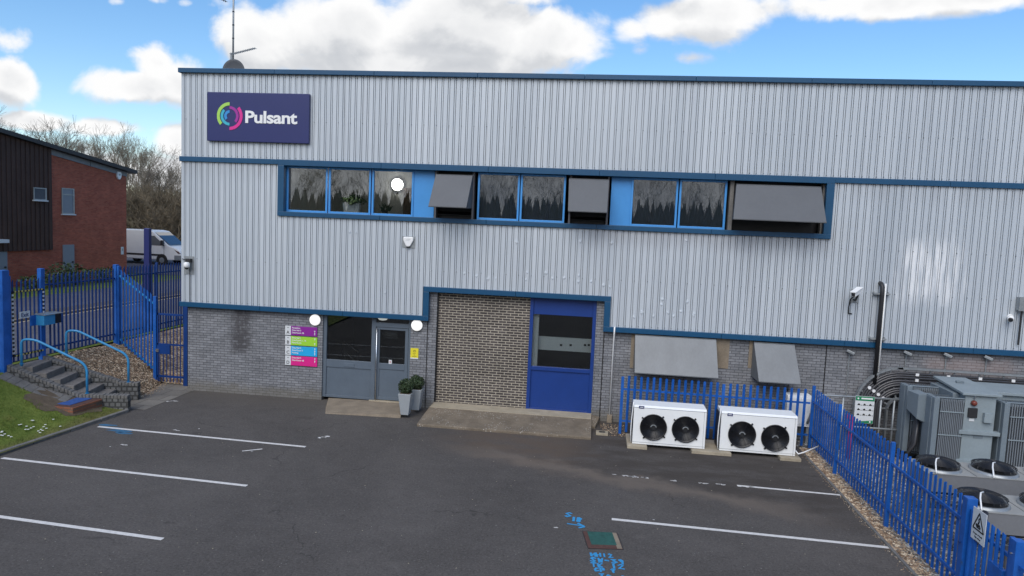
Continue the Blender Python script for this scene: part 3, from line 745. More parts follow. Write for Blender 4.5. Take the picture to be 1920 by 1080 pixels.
# lower vent hoods on the brick
hood((1191, 630), (1343, 637), (1190, 700), (1347, 710), .62, 'hood_pale', ytop=.12, name_label='wide pale sloping hood')
hood((1414, 644), (1490, 647), (1423, 717), (1502, 721), .62, 'hood_pale', ytop=.12, name_label='narrow pale sloping hood')
for a, b in ((1183, 1192), (1343, 1368), (1405, 1415)):
    xa, _ = FX(a, 650, .1); xb, _ = FX(b, 650, .1); MB().box(xa, xb, .105, .125, FX(a, 690, .1)[1], ZB-.16).build('render_patch', 'concrete', bld)

# ledge below the infill and the doorstep ----------------------------------
xa, xb = -4.52, .10
lg = MB(); pf = [(.2, .0), (.2, .185), (-.42, .175), (-.50, .165), (-1.15, .115), (-1.70, .075), (-1.74, .055), (-1.74, -.05), (.2, -.05)]
lg.prism(pf, xa, xb, 'x')
lg.hexa([(xb-.0, .12, -.05), (xb+.22, .12, -.05), (xb+.10, -.7, -.05), (xb, -.7, -.05), (xb, .12, .17), (xb+.22, .12, .12), (xb+.10, -.7, .06), (xb, -.7, .10)])
struct(lg.build('concrete_ledge', 'aggregate', None, bevel=.012))
struct(MB().box(xa+.02, xb-.02, -.42, .19, .176, .192).build('ledge_lip', 'concrete_pale', None, bevel=.004))
ds = MB(); ds.hexa([(-7.75, .2, -.05), (-5.15, .2, -.05), (-5.15, -1.12, -.05), (-7.3, -1.28, -.05), (-7.75, .2, .07), (-5.15, .2, .095), (-5.15, -1.08, .085), (-7.25, -1.22, .02)])
struct(ds.build('doorstep', 'concrete', None, bevel=.01))
# ------------------------------------------------------------------ signs on the facade
def ring(cx, cz, r0, r1, a0, a1, y0, y1, n=22):
    pts = [(cx+r1*math.cos(rad(a0+(a1-a0)*i/n)), cz+r1*math.sin(rad(a0+(a1-a0)*i/n))) for i in range(n+1)]
    inn = [(cx+r0*math.cos(rad(a0+(a1-a0)*i/n)), cz+r0*math.sin(rad(a0+(a1-a0)*i/n))) for i in range(n+1)]
    mb = MB()
    for i in range(n):
        mb.hexa([(inn[i][0], y1, inn[i][1]), (pts[i][0], y1, pts[i][1]), (pts[i+1][0], y1, pts[i+1][1]), (inn[i+1][0], y1, inn[i+1][1]),
                 (inn[i][0], y0, inn[i][1]), (pts[i][0], y0, pts[i][1]), (pts[i+1][0], y0, pts[i+1][1]), (inn[i+1][0], y0, inn[i+1][1])])
    return mb
SY = -.10
s0, sa = FX(388.5, 218, SY); s1, sb = FX(579.5, 223, SY)
st1 = (FX(388, 171, SY)[1]+FX(580, 177, SY)[1])/2; st0 = (FX(389, 264, SY)[1]+FX(579, 269, SY)[1])/2
t = thing('company_sign', ((s0+s1)/2, 0, st0), 'large navy sign with white company lettering and multicoloured ring logo high on the cladding', 'sign')
MB().box(s0, s1, SY, -.012, st0, st1).build('sign_panel', 'navy', t, bevel=.012)
lc = FX(430.7, 217.5, SY); u = FX(454.5, 217.5, SY)[0]-lc[0]
for nm, mt_, r0, r1, a_0, a_1 in (('logo_arc', 'logo_green', .77, 1.0, 90, 222), ('logo_arc', 'logo_teal', .50, .70, 135, 270), ('logo_arc', 'logo_blue', .22, .42, 90, 225),
                                  ('logo_arc', 'logo_pink', .80, 1.03, -90, 42), ('logo_arc', 'logo_purple', .52, .72, -42, 90)):
    ring(lc[0], lc[1], r0*u, r1*u, a_0, a_1, SY-.012, SY+.001).build(nm, mt_, t, recalc=True)
tx, tz = FX(458.7, 228.5, SY); tx1 = FX(556, 233, SY)[0]
zbase = (FX(458.7, 228.8, SY)[1]+FX(556, 233, SY)[1])/2
text_mb('Pulsant', tx, zbase, .475, SY-.006, bold=.013, thick=.014, width=tx1-tx, space=.95).build('lettering', 'white_plastic', t)

DY = .085
def dirsign(letter, topy, boty, mat, lines, label, arrows):
    xa, _ = FX(534.5, topy+8, DY); xm, _ = FX(545.5, topy+8, DY); xb, _ = FX(594.5, topy+10, DY)
    z1 = FX(564, topy+2, DY)[1]; z0 = FX(564, boty+2, DY)[1]
    t = thing('directory_sign', ((xa+xb)/2, .12, z0), label, 'sign', 'coloured directory signs beside the entrance')
    MB().box(xm, xb, DY, .119, z0, z1).build('colour_panel', mat, t, bevel=.003)
    MB().box(xa, xm-.002, DY, .119, z0, z1).build('letter_panel', 'grey_white', t, bevel=.003)
    h = z1-z0
    text_mb(letter, (xa+xm)/2, z0+h*.14, .135, DY-.004, align='CENTER', thick=.004).build('lettering', 'ink', t)
    mbs = [text_mb(l, xm+.035, z1-h*(.24+.27*i), .062, DY-.004, thick=.004, bold=.001) for i, l in enumerate(lines)]
    am = MB()
    for i in arrows:
        xx, zz = xb-.07, z1-h*(.20+.27*i)
        am.box(xx-.007, xx+.007, DY-.004, DY-.001, zz-.03, zz+.01); am.prism([(xx-.025, zz+.005), (xx+.025, zz+.005), (xx, zz+.034)], DY-.004, DY-.001, 'y')
    join(*mbs, am).build('lettering', 'white_plastic', t)
    mk = MB().box((xa+xm)/2-.025, (xa+xm)/2+.025, DY-.003, DY-.0005, z1-h*.22, z1-h*.14); mk.build('emblem', 'galvanised', t)
dirsign('A', 610.5, 627.5, 'purple', ['Reception', 'Data Hall 2', 'Data Room 2B'], 'purple directory sign with letter A, top of the stack of four', (1, 2))
dirsign('B', 629.5, 646, 'lime', ['Data Hall 1', 'Data Room 1, 1A', 'Plant Room'], 'lime green directory sign with letter B beside the entrance', (0, 2))
dirsign('C', 648, 665, 'cyan', ['Data Hall 3', 'Data Room 3', 'Meeting'], 'bright blue directory sign with letter C beside the entrance', (0, 1, 2))
dirsign('D', 666.5, 684, 'magenta', ['Data Hall 4', 'Data Room 4B'], 'magenta directory sign with letter D, bottom of the stack of four', (0, 1))
xa, z1 = FX(770, 652.5, DY+.02); xb, z0 = FX(784, 673.5, DY+.02)
t = thing('notice_sign', ((xa+xb)/2, .12, z0), 'small yellow notice fixed to the brick pier right of the entrance door', 'sign')
MB().box(xa, xb, .105, .119, z0, z1).build('sign_panel', 'yellow_sign', t)
MB().box(xa, xb, .1025, .105, z0, z0+.035).build('lower_band', 'grey_white', t)
ring((xa+xb)/2, z1-.085, .022, .034, 0, 360, .1015, .1045, 14).build('symbol', 'ink', t)
join(*[text_mb(l, (xa+xb)/2, z1-.17-.038*i, .032, .1025, align='CENTER', thick=.003) for i, l in enumerate(('CCTV', 'in', 'operation'))]).build('lettering', 'ink', t)

# round lamps, alarm box, cameras -------------------------------------------
def bulkhead(px, py, y, r, label, mat='lamp_white'):
    x, z = FX(px, py, y-.05)
    t = thing('bulkhead_lamp', (x, y, z), label, 'lamp', 'round white bulkhead lamps at the entrance')
    MB().lathe([(r*1.05, 0), (r*1.05, -.026), (r*1.0, -.034)], (x, y, z), 'y', 28).build('lamp_base', 'galvanised', t)
    MB().lathe([(r, -.028), (r, -.055), (r*.9, -.085), (r*.6, -.105), (.01, -.112)], (x, y, z), 'y', 28).build('lamp_shade', mat, t, smooth=True)
bulkhead(590.5, 600, .12, .165, 'round white wall lamp left of the entrance, above the directory signs')
bulkhead(781.5, 610, .12, .165, 'round white wall lamp right of the entrance, above the yellow notice')
x, z = FX(718, 599, .9)
t = thing('ceiling_lamp', (x, .9, 2.5), 'round white lamp inside the hall, seen through the pane above the entrance door', 'lamp')
MB().lathe([(.13, .10), (.15, .04), (.11, .0), (.04, -.015)], (x, .9, z-.01), 'z', 24).build('lamp_shade', 'lamp_white', t, smooth=True)
MB().lathe([(.03, .4), (.03, .1)], (x, .9, z-.01), 'z', 10).build('lamp_rod', 'white_plastic', t)
x, z = FX(766, 453.5, -.03)
t = thing('alarm_box', (x, 0, z), 'white shield shaped alarm box on a square grey plate below the upper windows', 'alarm box')
MB().box(x-.185, x+.185, -.014, -.001, z-.17, z+.155).build('back_plate', 'galvanised', t)
pf = [(x-.15, z+.11), (x-.13, z+.14), (x+.13, z+.14), (x+.15, z+.11), (x+.145, z+.04), (x+.06, z-.12), (x+.03, z-.135), (x-.03, z-.135), (x-.06, z-.12), (x-.145, z+.04)]
MB().prism(pf, -.085, -.014, 'y').build('cover', 'white_plastic', t, bevel=.02)
MB().box(x-.045, x+.045, -.08, -.02, z-.165, z-.136).build('strobe', 'black_plastic', t)
join(*[MB().bar((x+dx-.03, -.0865, z+.03), (x+dx+.03, -.0865, z+.09), .006, .002, (0, 1, 0)) for dx in (-.04, .0, .04)]).build('emblem', 'galvanised', t)

def bullet_cam(px, py, y, label, box=True):
    x, z = FX(px, py, y-.15)
    return x, z
# left corner dome camera
x, z = FX(352, 497, -.12)
t = thing('security_camera', (x, 0, z), 'small white camera with black bracket at the left corner of the cladding', 'camera', 'security cameras on the facade')
px0, pz0 = FX(345, 480, -.01); px1, pz1 = FX(364, 515, -.01)
MB().box(px0, px1, -.012, -.001, pz1, pz0).build('back_plate', 'galvanised', t)
MB().box(x-.07, x+.08, -.14, -.012, z+.09, z+.19).build('bracket', 'black_plastic', t, bevel=.01)
MB().lathe([(.05, .09), (.085, .06), (.09, -.03), (.07, -.07)], (x-.01, -.16, z), 'z', 18).build('housing', 'white_plastic', t, smooth=True)
MB().lathe([(.055, -.07), (.05, -.11), (.02, -.13)], (x-.01, -.16, z), 'z', 14).build('lens', 'black_plastic', t, smooth=True)
MB().tube([(x-.07, -.1, z+.16), (x-.22, -.05, z+.17), (x-.25, .02, z+.17)], .012, 6).tube([(x, -.02, z-.1), (x, -.015, z-1.2)], .010, 6).build('cable', 'black_plastic', t)
# white bullet camera
x, z = FX(1605, 548, -.4)
t = thing('security_camera', (x, 0, z), 'white box camera on a black drooping bracket left of the black drain pipe', 'camera', 'security cameras on the facade')
a = Vector((x+.14, -.28, z+.06)); b = Vector((x-.13, -.60, z-.05))
MB().bar(a, b, .12, .11).build('housing', 'white_plastic', t, bevel=.012)
MB().bar(a+Vector((0, 0, .07)), b+(b-a).normalized()*.05+Vector((0, 0, .07)), .15, .015).build('sunshield', 'white_plastic', t)
MB().bar(b, b+(b-a).normalized()*.012, .085, .08).build('lens', 'black_plastic', t)
MB().box(x+.02, x+.22, -.02, -.001, z-.30, z+.05).build('back_plate', 'galvanised', t)
MB().tube([(x+.1, -.02, z-.22), (x+.1, -.12, z-.24), (x+.06, -.34, z-.12), (x+.06, -.36, z-.04)], .028, 8).build('bracket', 'black_plastic', t, smooth=True)
MB().tube([(x+.02, -.38, z-.06), (x-.05, -.2, z-.2), (x-.03, -.06, z-.42), (x-.01, -.02, z-.60), (x+.08, -.012, z-.61)], .018, 6).build('cable', 'black_plastic', t, smooth=True)
# right small camera and grey cabinet
x, z = FX(1897, 597, -.2)
t = thing('security_camera', (x, 0, z), 'small white bullet camera at the right edge of the cladding under a grey junction box', 'camera', 'security cameras on the facade')
MB().lathe([(.075, 0), (.075, -.03)], (x+.06, 0, z+.02), 'y', 16).build('bracket', 'white_plastic', t)
MB().tube([(x+.06, -.03, z+.02), (x+.0, -.16, z+.0), (x-.05, -.25, z-.03)], [.05, .075, .07], 14).build('housing', 'white_plastic', t, smooth=True)
MB().tube([(x-.05, -.25, z-.03), (x-.07, -.28, z-.045)], [.06, .045], 14).build('lens', 'black_plastic', t)
xa, z1 = FX(1911, 557, -.12); xb, z0 = FX(1945, 584, -.12)
t = thing('junction_box', ((xa+xb)/2, 0, z0), 'grey metal junction box at the right edge of the cladding', 'box')
MB().box(xa, xb, -.16, -.001, z0, z1).build('casing', 'galvanised', t, bevel=.01)
MB().box(xa-.01, xb+.01, -.19, -.161, z0-.01, z1+.01).build('lid', 'galvanised', t, bevel=.006)
MB().tube([(xa+.12, -.08, z0), (xa+.12, -.08, z0-.9)], .025, 8).build('conduit', 'black_plastic', t)
# black vertical pipe with a pale cable beside it
xt, ztp = FX(1652.5, 530, -.13); xb_, zbp = FX(1644, 692, -.13); xp = (xt+xb_)/2
t = thing('drain_pipe', (xp, 0, zbp), 'black pipe with pale cable clamped upright across cladding and brick', 'pipe')
MB().tube([(xp-.02, .0, ztp-.02), (xp-.02, -.09, ztp-.03), (xp-.01, -.15, ztp-.12), (xp, -.15, ztp-.3), (xp, -.15, zbp-.4)], .054, 14).build('pipe', 'black_plastic', t, smooth=True)
MB().tube([(xp+.078, -.13, ztp-.02), (xp+.082, -.14, zbp-.35)], .020, 8).build('cable', 'white_plastic', t, smooth=True)
for py in (551, 636):
    zc = FX(1650, py, -.12)[1]; MB().box(xp-.19, xp+.21, -.14, -.02, zc-.02, zc+.02).box(xp-.19, xp-.16, -.05, -.001, zc-.05, zc+.05).box(xp+.18, xp+.21, -.05, -.001, zc-.05, zc+.05).build('clamp', 'galvanised', t)
# small adjustable floodlights along the brick
for i, (px, py, lb) in enumerate(((1595, 662, 'small wall light on conduit left of the black drain pipe'), (1702, 664, 'small wall light on conduit, first right of the black drain pipe'),
                               (1777, 668, 'small wall light on conduit, second right of the black drain pipe'), (1853, 673, 'small wall light on conduit, third right of the black drain pipe'))):
    x, z = FX(px, py, .02)
    t = thing('wall_light', (x, .12, z), lb, 'light', 'small wall lights along the brick base')
    MB().box(x-.03, x+.03, .07, .119, z-.06, z+.04).build('bracket', 'galvanised', t)
    MB().bar((x-.10, .02, z+.07), (x+.08, -.04, z-.01), .08, .07).build('lamp_head', 'galvanised', t, bevel=.01)
    MB().bar((x+.08, -.04, z-.01), (x+.09, -.045, z-.015), .07, .06).build('lens', 'black_plastic', t)
    MB().tube([(x, .10, z-.06), (x, .10, z-(.95 if i else 1.2))], .016, 6).build('conduit', 'galvanised', t)
# white rain pipe right of the blue door
xa, za = FX(1150, 612, -.02); xb, zb = FX(1144, 800, .06); xm = (xa+xb)/2
t = thing('rain_pipe', (xm, 0, 0), 'thin white rain pipe on the brick right of the blue door', 'pipe')
MB().tube([(xm, -.085, za), (xm, -.085, ZB-.20), (xm, .075, ZB-.42), (xm, .075, .1)], .022, 8).build('pipe', 'white_plastic', t, smooth=True)
MB().box(xm-.07, xm+.07, .02, .12, -.02, .22).build('pipe_shoe', 'concrete', t, bevel=.01)
gx_, gy_ = GP(1128, 812, .03)
t = thing('gully', (gx_, gy_, 0), 'small concrete gully surround at the foot of the rain pipe', 'drain')
MB().box(gx_-.15, gx_+.17, gy_-.12, gy_+.14, -.02, .06).build('surround', 'concrete_pale', t, bevel=.01); MB().box(gx_-.07, gx_+.09, gy_-.05, gy_+.07, .055, .064).build('grate', 'black_metal', t)

# aerial mast and satellite dish on the roof -----------------------------------
MYD = 1.0
mx_, mz = FX(437, 112, MYD)
t = thing('aerial_mast', (mx_, MYD, ZT-.2), 'tall thin roof mast carrying television aerials', 'mast')
MB().tube([(mx_, MYD, ZT-.4), (mx_, MYD, 13.2)], .028, 10).build('pole', 'galvanised', t, smooth=True)
jm = MB()
for py in (22, 47, 72): jm.lathe([(.034, -.015), (.034, .015)], (mx_, MYD, FX(437, py, MYD)[1]), 'z', 10)
jm.build('pole_joint', 'black_metal', t)
def yagi(p0, p1, n, el):
    p0 = Vector(p0); p1 = Vector(p1); mb = MB().bar(p0, p1, .022, .022)
    d = (p1-p0).normalized(); sd = Vector((0, 1, .15)).normalized()
    for i in range(n):
        c = p0+(p1-p0)*(i+.5)/n; mb.bar(c-sd*el, c+sd*el, .012, .012)
        mb.bar(c-Vector((0, 0, .035)), c+Vector((0, 0, .035)), .01, .01, (1, 0, 0))
    return mb
a_ = FX(433, 102, MYD); b_ = FX(485, 93.5, MYD)
yagi((a_[0], MYD, a_[1]), (b_[0], MYD-.2, b_[1]), 14, .14).build('yagi_aerial', 'galvanised', t)
MB().bar((a_[0], MYD, a_[1]-.16), (a_[0], MYD, a_[1]+.05), .03, .05, (1, 0, 0)).build('reflector', 'galvanised', t)
a_ = FX(410, -6, MYD); b_ = FX(424, 3, MYD)
yagi((a_[0]-.2, MYD, a_[1]+.05), (b_[0], MYD, b_[1]-.0), 8, .12).build('yagi_aerial', 'black_metal', t)
dx_, dz_ = FX(438.5, 134, .7)
t = thing('satellite_dish', (dx_, .7, ZT-.2), 'dark round satellite dish half hidden behind the blue roof edge', 'dish')
r = .36
MB().lathe([(.02, .06), (r*.5, .045), (r*.85, .01), (r, -.02), (r*.99, -.03), (r*.8, -.005), (r*.4, .03)], (dx_, .7, dz_), 'y', 36).build('dish', 'blind_dark', t, smooth=True)
MB().tube([(dx_, .75, dz_), (dx_, .85, dz_-.4)], .03, 8).build('bracket', 'galvanised', t)

# planters with clipped bushes ----------------------------------------------------
def leaf_ball(c, rx, rz, n, mat, name, size=.035, seed=1, lump=.18, parent=None):
    rg = random.Random(seed); mb = MB(); c = Vector(c)
    off = [Vector((rg.gauss(0, 1), rg.gauss(0, 1), rg.gauss(0, 1))).normalized() for _ in range(9)]
    for _ in range(n):
        d = Vector((rg.gauss(0, 1), rg.gauss(0, 1), rg.gauss(0, 1))).normalized()
        k = 1+lump*max(d.dot(o)**5 for o in off)-lump*.4
        rr = k*(rg.random()**.28)
        p = c+Vector((d.x*rx, d.y*rx, d.z*rz))*rr
        u = Vector((rg.gauss(0, 1), rg.gauss(0, 1), rg.gauss(0, 1))).normalized(); nn = (d+u*.9).normalized()
        t1 = nn.orthogonal().normalized(); a = rg.uniform(0, 6.28); t1 = Matrix.Rotation(a, 3, nn) @ t1; t2 = nn.cross(t1)
        s = size*rg.uniform(.6, 1.3)
        mb.q([p-t1*s, p-t2*s*.5, p+t1*s, p+t2*s*.5])
    return mb.build(name, mat, parent, recalc=False)
def planter(px, py, h, wt, wb, Y=None, label='', blabel='', seed=1, rb=.2):
    x, y = GP(px, py, 0.02)
    if Y is not None:
        d = ray(px, py); x = d.x*(Y-CAM.y)/d.y; y = Y
    y += wb/2
    t = thing('planter', (x, y, 0), label, 'planter', 'tapered grey planters by the entrance')
    z0 = .09 if y > -1.0 else .0
    ww, w2 = wt/2, wb/2
    mb = MB().hexa([(x-w2, y-w2, z0), (x+w2, y-w2, z0), (x+w2, y+w2, z0), (x-w2, y+w2, z0), (x-ww, y-ww, z0+h), (x+ww, y-ww, z0+h), (x+ww, y+ww, z0+h), (x-ww, y+ww, z0+h)])
    mb.build('pot', 'planter_grey', t, bevel=.012)
    i_ = ww-.03
    MB().box(x-i_, x+i_, y-i_, y+i_, z0+h-.02, z0+h+.004).build('compost', 'soil', t)
    b = thing('clipped_bush', (x, y, z0+h), blabel, 'bush', 'clipped bushes in the planters')
    MB().tube([(x, y, z0+h-.02), (x+.01, y, z0+h+.15)], .02, 6).build('stem', 'bark', b)
    leaf_ball((x, y, z0+h+rb*.85), rb, rb*.95, 1500, 'leaf_dark', 'crown', .030, seed, parent=b)
planter(758, 783, .60, .36, .22, label='tapered grey planter standing in front, nearer the car park', blabel='clipped round bush in the front grey planter', seed=5, rb=.22)
planter(778, 776, .60, .36, .22, Y=-.52, label='tapered grey planter standing behind, against the brick pier', blabel='clipped round bush in the rear grey planter', seed=9, rb=.215)
# plants on the window sill
x0p, z0p = FX(644, 391, .42); x1p, z1p = FX(676, 381, .42)
zs_ = wz0+.041
t = thing('window_planter', ((x0p+x1p)/2, .40, zs_), 'pale trough planter on the sill behind the second upper window', 'planter')
hh = z1p-zs_
MB().hexa([(x0p+.04, .34, zs_), (x1p-.04, .34, zs_), (x1p-.04, .48, zs_), (x0p+.04, .48, zs_), (x0p, .32, zs_+hh), (x1p, .32, zs_+hh), (x1p, .49, zs_+hh), (x0p, .49, zs_+hh)]).build('trough', 'interior_white', t, bevel=.008)
cxp = (x0p+x1p)/2
b = thing('potted_shrub', (cxp, .4, zs_+hh), 'leafy green plant growing in the pale trough on the window sill', 'plant')
mbx = leaf_ball((cxp+.05, .42, zs_+hh+.09), .36, .15, 420, 'leaf_mid', 'foliage', .05, 4, parent=b)
x2p, z2p = FX(722, 392, .44)
b = thing('potted_shrub', (x2p, .4, zs_), 'dark spiky leaved plant on the sill behind the third upper window', 'plant')
mb = MB(); rg = random.Random(8)
for i in range(46):
    a = rg.uniform(0, 6.28); ln = rg.uniform(.14, .36); e = rg.uniform(.15, 1.2); base = Vector((x2p+rg.uniform(-.16, .16), .42+rg.uniform(-.03, .03), zs_+.08))
    d = Vector((math.cos(a)*math.cos(e), math.sin(a)*math.cos(e)*.5, math.sin(e))); tip = base+d*ln; tip.z -= .03; mid = base+d*ln*.6+Vector((0, 0, .02)); sdv = d.cross(Vector((0, 0, 1))).normalized()*.03
    mb.q([base, mid-sdv, tip, mid+sdv])
mb.build('foliage', 'leaf_dark', b, recalc=False)
MB().lathe([(.07, 0), (.10, .12), (.095, .12)], (x2p, .42, zs_), 'z', 14).build('pot', 'black_plastic', b)

# ------------------------------------------------------------------ condensing units
def fan_mesh(cx, y, cz, r):
    g = MB(); g.lathe([(r*.86, .015), (r*.93, .0), (r*1.02, -.035), (r*1.06, -.03), (r*1.06, .0)], (cx, y, cz), 'y', 40)
    bl = MB()
    for k in range(5):
        a = rad(72*k+20); pts = []
        for rr, w, tw in ((.16, .22, .05), (.5, .34, .06), (.84, .40, .05)):
            for sg in (-1, 1):
                an = a+sg*w/(rr+.35)*.62+ (rr-.16)*.35
                pts.append((cx+rr*r*math.cos(an), y+.05+sg*tw*.35, cz+rr*r*math.sin(an)))
        bl.q([pts[0], pts[2], pts[3], pts[1]]); bl.q([pts[2], pts[4], pts[5], pts[3]])
    gd = MB()
    for k in range(9): gd.tube([(cx+rr_*math.cos(2*math.pi*j/36), y-.03+.0, cz+rr_*math.sin(2*math.pi*j/36)) for j in range(36) for rr_ in (r*(.2+.087*k),)], .0035, 4, closed=True)
    for k in range(8): a = rad(45*k+22); gd.bar((cx+.18*r*math.cos(a), y-.028, cz+.18*r*math.sin(a)), (cx+r*math.cos(a), y-.028, cz+r*math.sin(a)), .006, .006, (0, 1, 0))
    hb = MB().lathe([(.10*r/.31, .08), (.10*r/.31, -.01), (.03, -.015)], (cx, y, cz), 'y', 18)
    lug = MB()
    for k in range(4):
        a = rad(45+90*k+6); lug.bar((cx+r*.98*math.cos(a), y-.025, cz+r*.98*math.sin(a)), (cx+r*1.2*math.cos(a), y-.012, cz+r*1.2*math.sin(a)), .035, .03, (0, 1, 0))
    return g, bl, gd, hb, lug
def cond_unit(pl, pr, fans, label, badge):
    (xl, zl), (xr, zr2) = pl, pr
    yF, yB = -2.05, -1.46; z0 = .09; z1 = 1.075
    t = thing('condensing_unit', ((xl+xr)/2, -1.65, 0), label, 'condenser', 'white twin fan condensing units')
    R_ = .315; cs = MB()
    DB = .045
    pf = [(yF, z0), (yF, z1-DB), (yF+.05, z1), (yB, z1), (yB, z0)]
    # casing with the two round openings in its front
    holes = [(FX(px, py, yF)) for px, py in fans]
    xs = [xl, (holes[0][0]+holes[1][0])/2, xr]
    N_ = 40
    for (a, b), (hx_, hz) in zip(zip(xs, xs[1:]), holes):
        rect = []
        for j in range(N_):
            an = 2*math.pi*j/N_; c, s_ = math.cos(an), math.sin(an)
            k = min(((b-hx_)/c if c > 1e-9 else (a-hx_)/c if c < -1e-9 else 1e9), ((z1-DB-hz)/s_ if s_ > 1e-9 else (z0-hz)/s_ if s_ < -1e-9 else 1e9))
            rect.append((hx_+k*c, yF, hz+k*s_))
        for cx2, cz2 in ((b, z1-DB), (a, z1-DB), (a, z0), (b, z0)):        # corners exactly
            j = min(range(N_), key=lambda q: (rect[q][0]-cx2)**2+(rect[q][2]-cz2)**2); rect[j] = (cx2, yF, cz2)
        cir = [(hx_+R_*math.cos(2*math.pi*j/N_), yF, hz+R_*math.sin(2*math.pi*j/N_)) for j in range(N_)]
        ins = [(p[0], yF+.10, p[2]) for p in cir]
        for j in range(N_):
            j2 = (j+1) % N_; cs.q([rect[j], rect[j2], cir[j2], cir[j]]); cs.q([cir[j], cir[j2], ins[j2], ins[j]])
    i = len(cs.v)
    cs.q([(xl, yF, z1-DB), (xr, yF, z1-DB), (xr, yF+.05, z1), (xl, yF+.05, z1)]); cs.q([(xl, yF+.05, z1), (xr, yF+.05, z1), (xr, yB, z1), (xl, yB, z1)])
    cs.q([(xl, yB, z0), (xr, yB, z0), (xr, yB, z1), (xl, yB, z1)]); cs.q([(xl, yF, z0), (xr, yF, z0), (xr, yB, z0), (xl, yB, z0)])
    cs.q([(xr, y_, z_) for y_, z_ in pf]); cs.q([(xl, y_, z_) for y_, z_ in reversed(pf)])
    cas = cs.build('casing', 'white_paint', t, recalc=False)
    sm = MB().box(xl+.0, xr, yF-.004, yF+.001, z1-DB-.012, z1-DB-.004).box(xl, xr, yF-.004, yF+.001, z0+.045, z0+.052).box(xr-.055, xr-.049, yF-.0035, yF+.001, z0, z1-DB)
    sm.build('panel_seam', 'galvanised', cas)
    MB().box(xl-.035, xl-.002, yF+.06, yB-.02, z0+.03, z1-.08).build('coil', 'black_metal', t)
    MB().tube([(xl-.02, yF+.03, z1+.08), (xl-.03, yF+.04, z1-.1), (xl-.045, yF+.05, z1-.4), (xl-.05, yF+.04, .4), (xl-.03, yF+.05, .1)], .014, 6).build('cable', 'white_plastic', t, smooth=True)
    MB().box(xl+.05, xr-.05, yF+.12, yF+.14, z0+.02, z1-.06).build('inner_baffle', 'black_metal', t)
    for hx_, hz in holes:
        g, bl, gd, hb, lug = fan_mesh(hx_, yF-.004, hz, R_)
        f = g.build('fan', 'black_metal', t, smooth=True)
        bl.build('blade', 'black_plastic', f, recalc=False); gd.build('guard', 'black_metal', f); hb.build('hub', 'black_plastic', f); lug.build('lug', 'black_metal', f)
        ring(hx_, hz, .055, .078, 10, 170, yF-.052, yF-.034, 14).build('hub_clip', 'galvanised', f)
    bx, bz = FX(badge[0], badge[1], yF)
    bd_ = MB().box(bx-.065, bx+.065, yF-.008, yF-.001, bz-.033, bz+.033).build('badge', 'navy', t)
    MB().box(bx-.042, bx+.042, yF-.0105, yF-.0082, bz-.009, bz+.011).build('mark', 'grey_white', bd_)
    return t
yF = -2.05
u1l = FX(1187, 800, yF); u1r = FX(1323, 808, yF); u2l = FX(1350.5, 815, yF); u2r = FX(1493, 822, yF)
cond_unit(u1l, u1r, [(1225, 801), (1285, 805)], 'white twin fan condensing unit nearer the blue door', (1203, 763.5))
cond_unit(u2l, u2r, [(1391, 814.5), (1453, 821)], 'white twin fan condensing unit nearer the side fence', (1369, 777.5))
for (pa, pb, lb) in ((1175, 1212, 'concrete pad under the end of the condensing unit nearest the rain pipe'), (1296, 1370, 'wide concrete pad shared by both condensing units'), (1462, 1501, 'concrete pad under the end of the condensing unit nearest the side fence')):
    x0, _ = FX(pa, 845, -2.1); x1, _ = FX(pb, 855, -2.1)
    t = MB().box(x0, x1, -2.20, -1.15, -.03, .075).build('concrete_pad', 'concrete_pale', None, bevel=.012)
    tag(t, lb, 'concrete pad', 'concrete pads under the condensing units')
# ------------------------------------------------------------------ palisade fences
def pale_mb(mb, p, d, nrm, z0, z1, w=.068, th=.022, point=.07, twist=0.):
    """one W section pale: a shallow folded strip with a pointed head"""
    d = Vector((d[0], d[1], 0)).normalized(); n = Vector((nrm[0], nrm[1], 0)).normalized()
    if twist: R = Matrix.Rotation(twist, 3, 'Z'); d = R @ d; n = R @ n
    prof = [(-w/2, 0), (-w*.22, th), (0, th*.45), (w*.22, th), (w/2, 0)]; b = .004
    p = Vector(p); i = len(mb.v)
    top = [z1-point, z1-point*.35, z1, z1-point*.35, z1-point]
    for (u, k), zt in zip(prof, top):
        q = p+d*u+n*k
        mb.v += [(q.x, q.y, z0), (q.x, q.y, zt), (q.x-n.x*b, q.y-n.y*b, z0), (q.x-n.x*b, q.y-n.y*b, zt)]
    for k in range(4):
        a = i+4*k; c = a+4
        mb.f += [(a, c, c+1, a+1), (a+2, a+3, c+3, c+2), (a+1, c+1, c+3, a+3), (a, a+2, c+2, c)]
    a = i; mb.f.append((a, a+1, a+3, a+2)); a = i+16; mb.f.append((a, a+2, a+3, a+1))
